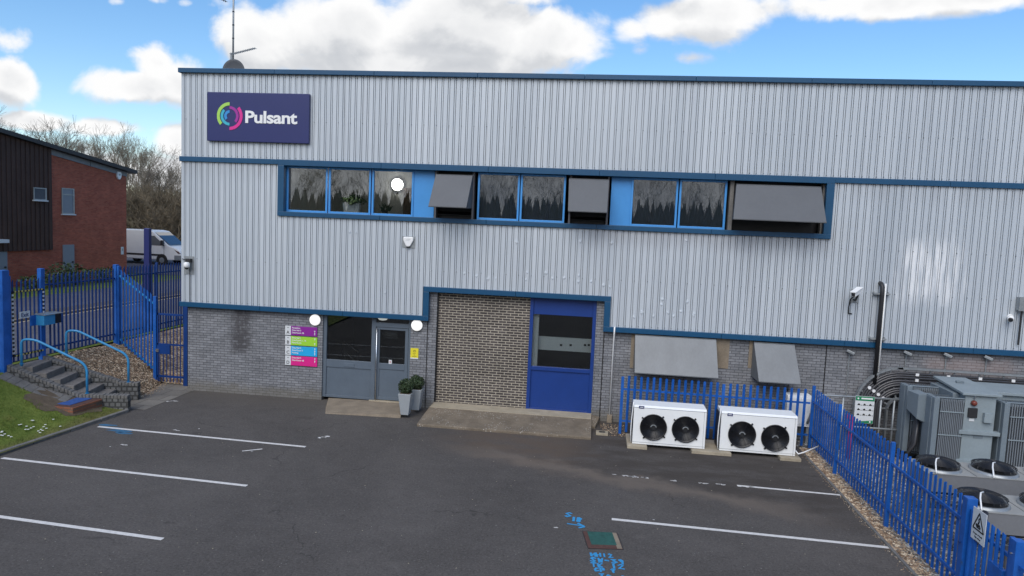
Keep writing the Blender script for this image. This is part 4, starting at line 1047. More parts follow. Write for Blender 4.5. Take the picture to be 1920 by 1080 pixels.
def fence(name, label, pts, zb, zt, rails, mat, post_at, pitch=.158, cat='fence', side=1, post_extra=.03, post_w=.075, group=None, zfun=None, point=.06, pmat=None, bays=None, gap=.05):
    """pts: two ends; zb/zt at each end (tuples); rails: heights above zb; side: which way the pales face"""
    A = Vector((*pts[0], 0)); B = Vector((*pts[1], 0)); L = (B-A).length; d = (B-A).normalized(); n = Vector((d.y, -d.x, 0))*side
    t = thing(name, tuple(A+Vector((0, 0, zb[0]))), label, cat, group)
    lerp = lambda q, s: q[0]+(q[1]-q[0])*s/L
    ps = [s for s in post_at]
    bounds = sorted(set([0.]+[s for s in ps if 0 < s < L]+[L]))
    for s0, s1 in zip(bounds, bounds[1:]):
        mb = MB(); k = max(1, int((s1-s0-gap*2)/pitch)); st = (s1-s0)/(k+.0) if k else 1
        cnt = max(1, round((s1-s0)/pitch)-1); st = (s1-s0)/(cnt+1)
        for j in range(cnt):
            s = s0+st*(j+1); p = A+d*s+n*.030
            pale_mb(mb, (p.x, p.y, 0), d, n, lerp(zb, s)+.06, lerp(zt, s)+rndf.uniform(-.006, .006), point=point, twist=rndf.uniform(-.03, .03))
        mb.build('pale_panel', mat, t, recalc=False)
        for h in rails:
            a, b = A+d*(s0+.02), A+d*(s1-.02)
            h0 = lerp(zb, s0)+h*(lerp(zt, s0)-lerp(zb, s0)); h1 = lerp(zb, s1)+h*(lerp(zt, s1)-lerp(zb, s1))
            MB().bar((a.x, a.y, h0), (b.x, b.y, h1), .035, .045).build('rail', pmat or mat, t)
    for s in ps:
        p = A+d*s; w = post_w/2; zz = lerp(zb, min(max(s, 0), L)); z1 = lerp(zt, min(max(s, 0), L))+post_extra
        MB().box(p.x-w, p.x+w, p.y-w*.8, p.y+w*.8, zz-.05, z1).build('post', mat, t, bevel=.005)
    return t
rndf = random.Random(12)
FXS = 5.75                                               # line of the side fence
Hf = 1.60
fence('palisade_fence', 'low blue palisade fence in front of the brick wall, behind the white condensing units', [(.86, -.95), (5.70, -.95)], (0, 0), (1.60, 1.56), (.22, .76), 'fence_blue',
      [0.0, 2.62], pitch=.165, side=1, post_extra=-.05, point=.02)
fence('palisade_fence', 'blue palisade fence running from the brick wall towards the viewer beside the gravel compound', [(FXS, -.92), (FXS, -8.35)], (0, 0), (1.58, 1.60), (.22, .78), 'fence_blue',
      [0.0, 1.95, 4.86], pitch=.158, side=-1, post_extra=.06, point=.02)
# compound gate next to the warning sign
yg0, yg1 = -8.52, SX(1900, 1010, FXS)[0]-.02
p4z = SX(1817, 930, FXS)[1]
t = thing('compound_gate', (FXS, yg0, 0), 'blue palisade gate with thick post at the near end of the compound fence', 'gate')
MB().box(FXS-.075, FXS+.075, -8.60, -8.46, -.05, p4z).build('gate_post', 'fence_blue', t, bevel=.008)
MB().lathe([(.018, 0), (.018, -.03)], (FXS-.075, -8.53, .95), 'x', 8).build('bolt', 'fence_dark_blue', t)
mb = MB(); zt_g = 1.53; ye = -9.66
k = 7
for j in range(k):
    y = -8.66-(ye*-1-8.74)*(j+.3)/k; pale_mb(mb, (FXS-.03, y, 0), (0, -1), (-1, 0), .08, zt_g, point=.02)
mb.build('pale_panel', 'fence_blue', t, recalc=False)
MB().bar((FXS, -8.62, 1.25), (FXS, ye, 1.25), .035, .05).bar((FXS, -8.62, .3), (FXS, ye, .3), .035, .05).box(FXS-.03, FXS+.03, -8.68, -8.62, .06, zt_g-.02).box(FXS-.03, FXS+.03, ye, ye+.06, .06, zt_g).build('gate_frame', 'fence_blue', t)
MB().box(FXS-.055, FXS+.02, ye+.10, ye+.42, .72, 1.02).build('lock_plate', 'fence_blue', t, bevel=.006)
MB().box(FXS-.065, FXS+.065, ye-.16, ye-.03, -.05, zt_g+.02).build('gate_post', 'fence_blue', t, bevel=.008)
MB().lathe([(.014, 0), (.014, -.02)], (FXS-.065, ye-.09, 1.36), 'x', 8).build('bolt', 'steel', t)
fence('palisade_fence', 'short blue palisade fence beyond the compound gate, nearest the viewer', [(FXS, ye-.16), (FXS, -13)], (0, 0), (1.56, 1.56), (.22, .78), 'fence_blue', [1.6], pitch=.158, side=-1, point=.02)
# electric warning sign on the gate
ya, za1 = SX(1826, 949, FXS-.07); yb, zb1 = SX(1851, 966, FXS-.07); _, za0 = SX(1820, 1006, FXS-.07)
ZA, ZB_ = (za1+zb1)/2, za0
t = thing('warning_sign', (FXS-.07, (ya+yb)/2, ZB_), 'white warning sign with black triangle hung on the compound gate', 'sign')
MB().box(FXS-.072, FXS-.064, ya, yb, ZB_, ZA).build('sign_panel', 'grey_white', t)
yc = (ya+yb)/2; wsg = abs(yb-ya); zc = ZA-wsg*.55
def sgn(u, w): return (FXS-.0745, yc-u, zc+w)     # u to the right as read
tri = [(-.40*wsg, -.30*wsg), (.40*wsg, -.30*wsg), (0, .42*wsg)]
m_ = MB()
for (a, b), (c, e) in zip(tri, tri[1:]+tri[:1]): m_.bar(sgn(a, b), sgn(c, e), .020*1.0, .004, (1, 0, 0))
m_.build('triangle', 'ink', t)
m_ = MB(); 
for a, b in (((.04, .22), (-.03, .12)), ((-.03, .12), (.03, .10)), ((.03, .10), (-.01, -.02)), ((-.16, -.17), (.10, -.08)), ((.02, -.06), (.14, -.16)), ((-.06, -.10), (-.02, .02)), ((-.14, -.19), (.15, -.2))):
    m_.bar(sgn(a[0]*wsg, a[1]*wsg), sgn(b[0]*wsg, b[1]*wsg), .022, .004, (1, 0, 0))
m_.lathe([(.02, -.002), (.02, .002)], sgn(-.15*wsg, -.11*wsg), 'x', 10)
m_.build('symbol', 'ink', t)
def side_text(body, dz, size, al='CENTER'):
    return text_mb(body, 0, 0, size, 0, axis='side', align=al, thick=.003, origin=(FXS-.0745, yc, zc+dz), right=(0, -1, 0), up=(0, 0, 1))
join(side_text('Danger of death', -.52*wsg, .036), side_text('High voltage', -.66*wsg, .032), side_text('Keep out', -.80*wsg, .032)).build('lettering', 'ink', t)

# ------------------------------------------------------------------ left entrance gate, road fence and sloping fence
XF = -15.25; ZR = 1.2
mats = 'fence_dark_blue'
fence('palisade_fence', 'tall dark blue palisade fence along the road behind the gravel bank', [(XF, -1.86), (XF, 1.02)], (1.22, 1.18), (3.56, 3.55), (.10, .86), mats, [], pitch=.152, side=1, point=.09)
fence('palisade_fence', 'tall dark blue palisade fence continuing along the road behind the building corner', [(XF, 1.08), (XF, 24)], (1.2, 1.2), (3.6, 3.6), (.10, .86), mats, [2.05, 4.8, 7.5, 10.2, 12.9, 15.6, 18.3, 21], pitch=.152, side=1, point=.09)
fence('palisade_fence', 'tall blue palisade fence left of the pedestrian gate at the edge of the grass', [(XF, -3.42), (XF, -16)], (1.2, 1.1), (3.45, 3.3), (.10, .86), mats, [2.7, 5.4, 8.1], pitch=.152, side=1, point=.09)
MBp = MB().box(XF-.06, XF+.06, .98, 1.12, 1.0, 3.66).box(XF+.065, XF+.13, 1.0, 1.1, 1.0, 3.62)
tag(MBp.build('corner_post', 'fence_blue', None, bevel=.006), 'blue steel corner post where the road fence meets the sloping fence', 'post')
# sloping fence down the gravel bank to the small gate
fence('palisade_fence', 'blue palisade fence sloping down the gravel bank to the small gate by the building', [(XF+.12, 1.05), (-13.56, .55)], (1.12, .35), (3.60, 2.82), (.05, .88), 'fence_blue', [], pitch=.15, side=1, point=.08, pmat='rail_cyan')  # rails coloured lighter blue to stand in for the sky's reflection
gY = .54
t = thing('pedestrian_gate', (-13.56, gY, 0), 'narrow blue steel gate with lock between the gravel bank and the building corner', 'gate')
gt = 2.78
MB().box(-13.60, -13.50, gY-.05, gY+.05, -.05, gt).build('gate_post', 'fence_blue', t, bevel=.006)
MB().box(-12.40, -12.26, gY-.02, gY+.08, -.05, 2.6).box(-12.62, -12.48, gY, gY+.08, -.05, 2.58).build('gate_post', 'fence_dark_blue', t, bevel=.006)
mb = MB()
for j in range(7): mb.box(-13.40+j*.115-.011, -13.40+j*.115+.011, gY-.01, gY+.012, .1, 2.25)
mb.build('pale_panel', 'fence_dark_blue', t)
MB().box(-13.5, -12.62, gY-.02, gY+.02, 2.20, 2.26).box(-13.5, -12.62, gY-.02, gY+.02, .24, .30).box(-13.5, -12.62, gY-.02, gY+.02, 1.26, 1.31).box(-13.48, -13.44, gY-.02, gY+.02, .1, 2.26).build('gate_frame', 'fence_dark_blue', t)
MB().box(-13.49, -13.05, gY-.03, gY+.03, .98, 1.26).build('lock_plate', 'fence_dark_blue', t)
MB().box(-13.50, -13.40, gY-.07, gY-.03, 1.04, 1.14).build('lock', 'steel', t)
# pedestrian gate with hazard tape at the top of the steps
y0, y1 = -3.02, -1.98
t = thing('taped_gate', (XF, (y0+y1)/2, ZR), 'blue palisade gate edged with yellow and black hazard tape above the steps', 'gate')
MB().box(XF-.10, XF+.10, -3.34, -3.12, 1.0, 3.72).build('gate_post', 'fence_blue', t, bevel=.008)
MB().box(XF-.05, XF+.05, -3.10, -3.02, 1.1, 3.56).build('gate_post', 'fence_blue', t, bevel=.008)
MB().box(XF-.06, XF+.06, -2.04, -1.90, 1.0, 3.70).build('gate_post', 'fence_blue', t, bevel=.008)
mb = MB()
for j in range(7): pale_mb(mb, (XF+.03, y0+.06+j*.142, 0), (0, 1), (1, 0), 1.26, 3.46, point=.08, w=.05)
mb.build('pale_panel', mats, t, recalc=False)
for zq in (3.12, 1.42): MB().bar((XF, y0, zq), (XF, y1, zq), .035, .05).build('rail', mats, t)
def tape(a, b, w):
    a, b = Vector(a), Vector(b); L = (b-a).length; n = int(L/.055); y = MB(); k = MB()
    y.bar(a, b, w*.9, w*.45, (1, 0, 0))
    for i in range(0, n, 2):
        p = a+(b-a)*i/n; q = a+(b-a)*(i+1)/n; sh = Vector((0, 0, .0))
        k.bar(p, q, w, w*.5, (1, 0, 0))
    return y, k
for a, b in (((XF+.06, y0+.03, 3.13), (XF+.06, y1-.02, 3.13)), ((XF+.06, y0+.03, 1.42), (XF+.06, y0+.03, 3.13)), ((XF+.075, y1+.0, 2.3), (XF+.075, y1+.0, 3.13)), ((XF+.06, y0+.03, 1.42), (XF+.06, y1-.02, 1.42))):
    yy, kk = tape(a, b, .045); s_ = yy.build('hazard_tape', 'tape_yellow' if abs(a[2]-b[2]) < .1 else 'grey_white', t); kk.build('dark_stripe', 'ink', s_)
t2 = thing('post_box', (XF+.2, -2.0, 2.2), 'bright blue steel letter box with open dark end fixed to the taped gate', 'letter box')
zq0, zq1 = 2.16, 2.46
bx = MB().box(XF+.08, XF+.36, -2.30, -1.90, zq0, zq1); bx.build('casing', 'rail_cyan', t2, bevel=.012)
MB().hexa([(XF+.07, -2.32, zq1), (XF+.40, -2.32, zq1-.02), (XF+.40, -1.64, zq1-.02), (XF+.07, -1.64, zq1), (XF+.07, -2.32, zq1+.015), (XF+.40, -2.32, zq1-.005), (XF+.40, -1.64, zq1-.005), (XF+.07, -1.64, zq1+.015)]).build('lid', 'galvanised', t2)
MB().box(XF+.10, XF+.34, -1.90, -1.66, zq0+.01, zq1-.03).build('open_end', 'black_metal', t2)
MB().box(XF+.07, XF+.12, -2.46, -2.30, zq0+.0, zq1-.02).build('bracket', 'fence_blue', t2)
t2 = thing('gate_sign', (XF+.08, -2.62, 2.45), 'small pale sign with dark lettering wired to the bars of the taped gate', 'sign')
MB().box(XF+.075, XF+.082, -2.80, -2.46, 2.40, 2.58).build('sign_panel', 'grey_white', t2)
text_mb('Exit', 0, 0, .16, 0, axis='side', align='CENTER', thick=.004, bold=.002, origin=(XF+.085, -2.63, 2.435), right=(0, 1, 0), up=(0, 0, 1)).build('lettering', 'navy', t2)
# tall navy post beyond the fence
d = ray(277, 470); k = 26.5/d.y; pxx = d.x*k; pyy = CAM.y+26.5
zt_p = CAM.z+ray(277, 428).z*26.5/ray(277, 428).y
t = thing('totem_post', (pxx, pyy, 1.2), 'thick navy post standing beyond the road fence in front of the white van', 'post')
MB().box(pxx-.12, pxx+.12, pyy-.09, pyy+.09, 1.15, zt_p).build('shaft', 'navy', t, bevel=.02)
MB().box(pxx-.2, pxx+.2, pyy-.18, pyy+.18, 1.15, 1.24).build('base_plate', 'concrete_dark', t)

# ------------------------------------------------------------------ steps between low walls with handrails
O = Vector((-12.30, -2.47, 0)); Uu = Vector((-.9641, -.2655, 0)); Vv = Vector((-.2655, .9641, 0))
def sp(s, v, z): p = O+Uu*s+Vv*v; return (p.x, p.y, z)
def slab(mb, s0, s1, v0, v1, za, zb_, zlow=-.1):
    return mb.hexa([sp(s0, v0, zlow), sp(s1, v0, zlow), sp(s1, v1, zlow), sp(s0, v1, zlow), sp(s0, v0, za), sp(s1, v0, zb_), sp(s1, v1, zb_), sp(s0, v1, za)])
t = thing('steps', tuple(O+Uu*1.5+Vv*.7), 'worn dark stone steps climbing between two low walls to the taped gate', 'steps')
tr = MB(); ris = 1.15/7
nose = MB()
for i in range(7):
    s0 = .42+i*.335; slab(tr, s0, 3.02 if i == 6 else s0+.34, .19, 1.20, ris*(i+1), ris*(i+1))
tr.build('tread', 'step_stone', t, bevel=.012)
def lowwall(v0, v1, prof, label, s_off=0.):
    t = thing('low_wall', sp(prof[0][0], (v0+v1)/2, 0), label, 'wall', 'low stone walls either side of the steps')
    mb = MB(); cp = MB()
    for (a, za), (b, zb_) in zip(prof, prof[1:]):
        slab(mb, a, b, v0+.015, v1-.015, za-.09, zb_-.09)
    mb.build('wall_body', 'brick_coping', t)
    rg = random.Random(int(v0*10)+3)
    for (a, za), (b, zb_) in zip(prof, prof[1:]):          # coping of bricks on edge, each a little uneven
        L = b-a; n = max(1, int(L/.085))
        for i in range(n):
            u0 = a+L*i/n+.005; u1 = a+L*(i+1)/n-.005; z0_ = za+(zb_-za)*(i+.5)/n; j = rg.uniform(-.008, .008); sl_ = (zb_-za)/L*(u1-u0)/2
            cp.hexa([sp(u0, v0+j, z0_-.092-sl_), sp(u1, v0+j, z0_-.092+sl_), sp(u1, v1+j, z0_-.092+sl_), sp(u0, v1+j, z0_-.092-sl_), sp(u0, v0+j, z0_+j-sl_), sp(u1, v0+j, z0_+j+sl_), sp(u1, v1+j, z0_+j+sl_), sp(u0, v1+j, z0_+j-sl_)])
    cp.build('coping', 'concrete_dark', t, bevel=.01)
lowwall(-.03, .19, [(0, .45), (1.22, .47), (2.95, 1.24)], 'low stone wall with brick on edge coping on the grass side of the steps')
lowwall(1.20, 1.42, [(.19, .50), (.62, .52), (2.70, 1.26)], 'low stone wall with brick on edge coping on the gravel side of the steps')
def arc_path(pts, r=.16, n=6):
    out = [Vector(pts[0])]
    for a, b, c in zip(pts, pts[1:], pts[2:]):
        a, b, c = Vector(a), Vector(b), Vector(c); d1 = (a-b).normalized(); d2 = (c-b).normalized(); q = min(r, (a-b).length*.45, (c-b).length*.45)
        p0, p1 = b+d1*q, b+d2*q
        for i in range(n+1): k = i/n; out.append(p0*(1-k)**2+b*2*k*(1-k)+p1*k*k)
    out.append(Vector(pts[-1])); return out
nv = (Vv.x, Vv.y)
def wallp(px, py, v): q = O+Vv*v; return VPL(px, py, (q.x, q.y), nv)
def handrail(pix, v, label):
    P = [wallp(px, py, v) for px, py in pix]
    P[1].x, P[1].y = P[0].x, P[0].y; P[-2].x, P[-2].y = P[-1].x, P[-1].y
    P[0].z -= .06; P[-1].z -= .06
    t = thing('handrail', tuple(P[-1]), label, 'handrail', 'pale blue handrails of the steps')
    MB().tube(arc_path(P, .22, 8), .032, 12).build('rail', 'rail_cyan', t, smooth=True)
    MB().lathe([(.05, 0), (.05, .012)], P[0]+Vector((0, 0, .055)), 'z', 12).lathe([(.05, 0), (.05, .012)], P[-1]+Vector((0, 0, .055)), 'z', 12).build('collar', 'rail_cyan', t)
handrail([(40.5, 682), (42, 636), (66, 637), (160, 684), (163.5, 737)], .08, 'light blue tubular handrail on the wall nearer the grass')
handrail([(124.5, 660), (126, 620), (145, 620), (236, 666), (241, 716)], 1.31, 'light blue tubular handrail on the wall nearer the gravel bank')
# manhole on a brick plinth in the grass
c0 = GP(140, 779, .10); 
ux = Vector((.80, .60, 0)); ux = (Vector((*GP(198, 753, .17), 0))-Vector((*GP(140, 760, .28), 0)))
px_, py_ = -12.95, -3.66
e1 = Vector((.05, 1.0, 0)).normalized(); e2 = Vector((-1, .05, 0)).normalized()
def pl(a, b, z): return (px_+e1.x*a+e2.x*b, py_+e1.y*a+e2.y*b, z)
t = thing('manhole_plinth', (px_-.5, py_+.5, 0), 'low red brick plinth with a worn blue cover set in the grass beside the steps', 'manhole')
def plb(a0, a1, b0, b1, z0, z1): return MB().hexa([pl(a0, b0, z0), pl(a1, b0, z0), pl(a1, b1, z0), pl(a0, b1, z0), pl(a0, b0, z1), pl(a1, b0, z1), pl(a1, b1, z1), pl(a0, b1, z1)])
plb(0, 1.0, 0, 1.2, .0, .36).build('brick_surround', 'brick_red_plinth', t, bevel=.012)
plb(.03, .97, .03, 1.17, .36, .368).build('mortar_top', 'rust', t)
plb(.16, .88, .22, 1.08, .368, .385).build('cover', 'plaque_blue', t, bevel=.004)

# ------------------------------------------------------------------ transformer compound
def radiator(mb, pl_, x0, x1, y0, y1, z0, z1, n):
    for i in range(n):
        x = x0+(x1-x0)*(i+.5)/n; mb.box(x-.0105, x+.0105, y0, y1, z0, z1)
t = thing('transformer', (9.0, -1.5, 0), 'grey electrical transformer with banks of cooling fins beside the brick wall', 'transformer')
TY = -2.2
MB().box(8.76, 9.44, TY, -.75, .10, 1.92).box(9.44, 11.6, -1.75, -.75, .1, 1.90).build('tank', 'transformer_light', t, bevel=.01)
for zq in (1.0, .30): MB().box(8.66, 9.56, TY-.07, TY+.10, zq, zq+.09).build('flange', 'transformer_light', t, bevel=.006)
MB().hexa([(8.66, TY-.08, 1.93), (9.52, TY-.08, 1.93), (9.52, -.62, 1.99), (8.74, -.62, 1.99), (8.66, TY-.08, 1.985), (9.52, TY-.08, 1.985), (9.52, -.62, 2.05), (8.74, -.62, 2.05)]).build('lid', 'transformer_light', t, bevel=.008)
MB().box(9.53, 11.7, -1.85, -.65, 1.90, 1.965).build('lid', 'transformer_light', t, bevel=.006)
MB().box(8.98, 9.16, -1.3, -1.24, 2.035, 2.075).build('lifting_lug', 'transformer_grey', t)
MB().box(8.60, 8.762, -1.95, -.80, 1.50, 1.90).build('side_box', 'transformer_grey', t, bevel=.01)
def bank(x0, x1, y0, y1, z0, z1, n, parent):
    fb = MB(); radiator(fb, None, x0+.15, x1, y0, y1, z0, z1, n)
    f = fb.build('cooling_fins', 'fin_grey', parent)
    MB().box(x0, x0+.12, y0-.012, y1, z0-.02, z1+.02).box(x0-.02, x0, y0+.1, y1-.1, z0, z1).build('end_plate', 'transformer_grey', f, bevel=.006)
    MB().box(x0+.15, x1+.02, y0+.03, y1-.04, z1-.06, z1+.0).tube([(x0+.05, y0+.05, z1+.025), (x1+.03, y0+.05, z1+.025)], .018, 8).build('header', 'transformer_grey', f)
    rb_ = MB()
    for zz in (z0+(z1-z0)*.48, z0+(z1-z0)*.82): rb_.box(x0+.14, x1+.01, y0-.018, y0-.003, zz-.012, zz+.012)
    rb_.build('stay_bar', 'transformer_light', f)
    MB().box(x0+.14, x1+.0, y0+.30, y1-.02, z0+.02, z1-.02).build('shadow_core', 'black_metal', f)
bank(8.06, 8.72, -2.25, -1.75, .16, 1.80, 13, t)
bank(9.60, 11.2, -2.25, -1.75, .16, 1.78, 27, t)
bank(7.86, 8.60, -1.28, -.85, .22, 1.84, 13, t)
MB().hexa([(7.86, -1.9, 1.20), (8.05, -1.9, 1.12), (8.05, -1.45, 1.12), (7.80, -1.45, 1.34), (7.86, -1.9, 1.80), (8.05, -1.9, 1.83), (8.05, -1.45, 1.83), (7.80, -1.45, 1.80)]).build('cable_box', 'transformer_grey', t, bevel=.01)
# gauge, plates and small box on the tank front
def tk(px, py): return FX(px, py, TY)
xg, zg = tk(1825, 757)
MB().lathe([(.065, 0), (.065, -.05), (.05, -.08), (.0401, -.09)], (xg, TY, zg+.02), 'y', 18).build('gauge', 'amber', t, smooth=True)
MB().tube([(xg, TY-.04, zg+.12), (xg+.0, TY-.05, zg+.2), (xg-.03, TY-.03, zg+.26)], .014, 6).build('gauge_tube', 'steel', t)
xa, z1 = tk(1815, 764); xb, z0 = tk(1830, 783); MB().box(xa, xb, TY-.05, TY-.001, z0, z1).build('gauge_housing', 'black_plastic', t, bevel=.006)
xa, z1 = tk(1817, 784); xb, z0 = tk(1826, 790); MB().box(xa, xb, TY-.008, TY-.001, z0, z1).build('rating_plate', 'grey_white', t)
xa, z1 = tk(1843, 773); xb, z0 = tk(1857, 792); MB().box(xa, xb, TY-.09, TY-.001, z0, z1).build('terminal_box', 'transformer_light', t, bevel=.006)
xa, z1 = tk(1826, 810); xb, z0 = tk(1842, 823); MB().box(xa, xb, TY-.008, TY-.001, z0, z1).build('rating_plate', 'transformer_grey', t)
MB().box(8.80, 8.98, TY-.05, TY+.3, -.02, .12).box(9.24, 9.42, TY-.05, TY+.3, -.02, .12).box(8.80, 11.3, -1.4, -.9, -.02, .12).build('skid', 'transformer_light', t)
# dry coolers with fans on top
def cooler(x0, x1, y0, y1, zt, fans, label, legs=True):
    t = thing('dry_cooler', ((x0+x1)/2, (y0+y1)/2, 0), label, 'cooler', 'flat dry coolers in the gravel compound')
    zb_ = zt-.36
    MB().box(x0, x1, y0, y1, zb_, zt-.012).build('casing', 'cooler_side', t, bevel=.006)
    MB().box(x0-.012, x1+.012, y0-.012, y1+.012, zt-.011, zt).build('deck', 'cooler_top', t)
    MB().box(x0+.04, x1-.04, y0+.05, y1-.05, zb_-.05, zb_).build('coil', 'black_metal', t)
    lg_ = MB()
    for x in (x0+.06, x0+1.3, x1-.06):
        for y in (y0+.07, y1-.07): lg_.box(x-.035, x+.035, y-.035, y+.035, -.02, zb_)
    lg_.box(x0+.03, x1-.03, y0+.05, y0+.09, .34, .39); lg_.build('leg', 'cooler_side', t)
    sm = MB()
    for i in range(len(fans)-1):
        xm_ = (fans[i]+fans[i+1])/2; sm.box(xm_-.006, xm_+.006, y0, y1, zt-.002, zt+.002)
    sm.build('deck_seam', 'black_metal', t)
    for x in fans:
        c = (x, (y0+y1)/2, zt); r = .365
        f = MB().lathe([(r+.05, .0), (r+.035, .035), (r+.012, .048), (r-.01, .01)], c, 'z', 36, cap=False).build('fan_ring', 'galvanised', t, smooth=True)
        g = MB()
        for k in range(17):
            rr = r*(.16+.0535*k); hgt = .175-.055*(rr/r)**3
            g.tube([(x+rr*math.cos(2*math.pi*j/32), c[1]+rr*math.sin(2*math.pi*j/32), zt+hgt) for j in range(32)], .006, 4, closed=True)
        for k in range(20):
            a = 2*math.pi*k/20; P_ = [(x+r*q*math.cos(a), c[1]+r*q*math.sin(a), zt+h_) for q, h_ in ((.15, .175), (.6, .165), (.92, .13), (1.02, .07))]; g.tube(P_, .006, 4)
        g.build('guard', 'black_metal', f)
        MB().lathe([(.10, .05), (.10, .16), (.02, .17)], c, 'z', 16).build('motor', 'black_plastic', f)
        bl = MB()
        for k in range(5):
            a = 2*math.pi*k/5
            bl.q([(x+.1*math.cos(a), c[1]+.1*math.sin(a), zt+.09), (x+r*.93*math.cos(a-.2), c[1]+r*.93*math.sin(a-.2), zt+.07), (x+r*.93*math.cos(a+.45), c[1]+r*.93*math.sin(a+.45), zt+.11), (x+.1*math.cos(a+.6), c[1]+.1*math.sin(a+.6), zt+.11)])
        bl.lathe([(r-.012, .012), (r-.012, .030)], c, 'z', 36)
        bl.build('blade', 'black_plastic', f, recalc=False)
        MB().tube([(x-.0, c[1]-.03, zt+.185), (x-.09, c[1]-.12, zt+.195), (x-.17, c[1]-.27, zt+.16), (x-.22, c[1]-.42, zt+.05), (x-.22, c[1]-.44, zt+.005)], .014, 6).build('cable', 'white_plastic', f, smooth=True)
c1 = [GP(1766, 876, 1.15)[0], GP(1880, 889, 1.15)[0]]; c1.append(2*c1[1]-c1[0])
cooler(6.42, 10.2, -5.74, -4.90, 1.10, c1, 'flat grey cooler with fans on top, nearer the transformer')
c2 = [GP(1851, 943, 1.15)[0]]; c2 += [c2[0]+(c1[1]-c1[0])*k for k in (1, 2)]
cooler(6.56, 10.2, -7.56, -6.66, 1.10, c2, 'flat grey cooler with fans on top, nearer the viewer')
# cable ladder bending down the brick wall
t = thing('cable_ladder', (8.2, -.1, 1), 'galvanised cable ladder carrying black cables round a wide bend on the brick wall', 'cable ladder')
cy = -.14; cc = (8.18, .98)
def bend(r, xe=14.5, zend=.15):
    P_ = [(xe, cy, cc[1]+r)]
    for i in range(13): a = math.pi/2+math.pi/2*i/12; P_.append((cc[0]+r*math.cos(a), cy, cc[1]+r*math.sin(a)))
    P_.append((cc[0]-r, cy, zend)); return P_
for r in (1.13, .30):
    mb = MB(); P_ = bend(r)
    for a, b in zip(P_, P_[1:]):
        a_, b_ = Vector(a), Vector(b); mb.bar(a_-(b_-a_)*.02, b_+(b_-a_)*.02, .11, .05, Vector((0, 1, 0)).cross(b_-a_))
    mb.build('side_rail', 'galvanised', t)
rg_ = MB()
for x in [8.3+.6*i for i in range(10)]: rg_.box(x-.02, x+.02, cy+.02, cy+.05, cc[1]+.3, cc[1]+1.12)
for a in (105, 130, 155, 178): a = rad(a); rg_.bar((cc[0]+.3*math.cos(a), cy+.03, cc[1]+.3*math.sin(a)), (cc[0]+1.12*math.cos(a), cy+.03, cc[1]+1.12*math.sin(a)), .04, .03, (0, 1, 0))
rg_.build('rung', 'galvanised', t)
cr = [1.00, .94, .88, .79, .73, .67, .58, .52, .46]
for r in cr:
    P_ = bend(r, zend=.35)
    xx = cc[0]-r; P_ += [(xx+.02, -.3, .12), (xx+.15, -.6, .06), (xx+.6, -1.1, .05), (7.7+.15*r, -1.6, .10), (8.0, -1.72+.2*r, .5), (8.02, -1.75+.25*r, 1.15)]
    q = []
    for a, b in zip(P_, P_[1:]): q.append(Vector(a))
    q.append(Vector(P_[-1]))
    MB().tube(q, .034, 8).build('cable', 'cable_black', t, smooth=True)
cl = MB()
for x in (8.55, 9.32, 10.1, 10.9, 11.7):
    for r in (.985, .835, .63, .47): cl.box(x-.04, x+.04, cy-.055, cy-.03, cc[1]+r-.035, cc[1]+r+.035)
for a in (90+55,):
    for r in (.97, .83, .68, .52): cl.lathe([(.045, -.055), (.045, -.03)], (cc[0]+r*math.cos(rad(a)), cy, cc[1]+r*math.sin(rad(a))), 'y', 8)
cl.build('cleat', 'white_plastic', t)
lo_ = MB()
for k in range(5):
    z = .12+.05*k; lo_.tube([(7.15+.05*k, -.35, .5), (7.25+.05*k, -.5, .2+z*.3), (7.7, -.9, z*.8), (8.0, -1.2, z), (8.05, -1.4, .45+z), (8.03, -1.5, 1.15)], .03, 8)
lo_.build('cable_loop', 'cable_black', t, smooth=True)
# guard rail with the green emergency chart
t = thing('guard_rail', (6.8, -.9, 0), 'galvanised tubular guard rail in front of the cable bend', 'railing')
gy = -.9
za = FX(1605, 745, gy)[1]; zl = FX(1640, 803, gy)[1]
g = MB().tube(arc_path([(5.80, gy, .55), (5.80, gy, za), (8.6, gy, za+.02)], .2), .028, 8)
g.build('rail', 'galvanised', t, smooth=True); MB().tube([(5.95, gy, zl), (8.6, gy, zl)], .026, 8).build('rail', 'galvanised', t, smooth=True)
for px in (1578, 1649, 1674): x, _ = FX(px, 790, gy); MB().tube([(x, gy+.01, -.05), (x, gy+.01, za)], .026, 8).build('post', 'galvanised', t, smooth=True)
xa, z1 = FX(1605, 742, gy-.05); xb, _ = FX(1641, 744, gy-.05); _, z0 = FX(1620, 794, gy-.05)
t = thing('safety_chart', ((xa+xb)/2, gy, z0), 'white and green emergency instruction chart hung on the guard rail', 'sign')
yy = gy-.035
MB().box(xa, xb, yy-.006, yy, z0, z1).build('sign_panel', 'grey_white', t)
hN = z1-z0; wN = xb-xa
MB().box(xa+.005, xb-.005, yy-.009, yy-.0062, z1-hN*.17, z1-.008).prism([(xa+.005, z0+.006), (xb-.005, z0+.006), (xb-.005, z0+hN*.13), (xa+.005, z0+hN*.04)], yy-.009, yy-.0062, 'y').build('green_band', 'green_sign', t)
ic = MB(); rg = random.Random(4)
for row in range(3):
    for c_ in range(3):
        x = xa+wN*(.12+.30*c_); z = z1-hN*(.34+.185*row)
        ic.prism([(x-.005, z), (x+.075, z), (x+.06, z+.03), (x+.035, z+.055), (x+.01, z+.03)], yy-.009, yy-.0062, 'y')
        ic.box(x+.085, x+.12, yy-.0085, yy-.0062, z, z+.012)
ic.build('pictogram', 'ink', t)
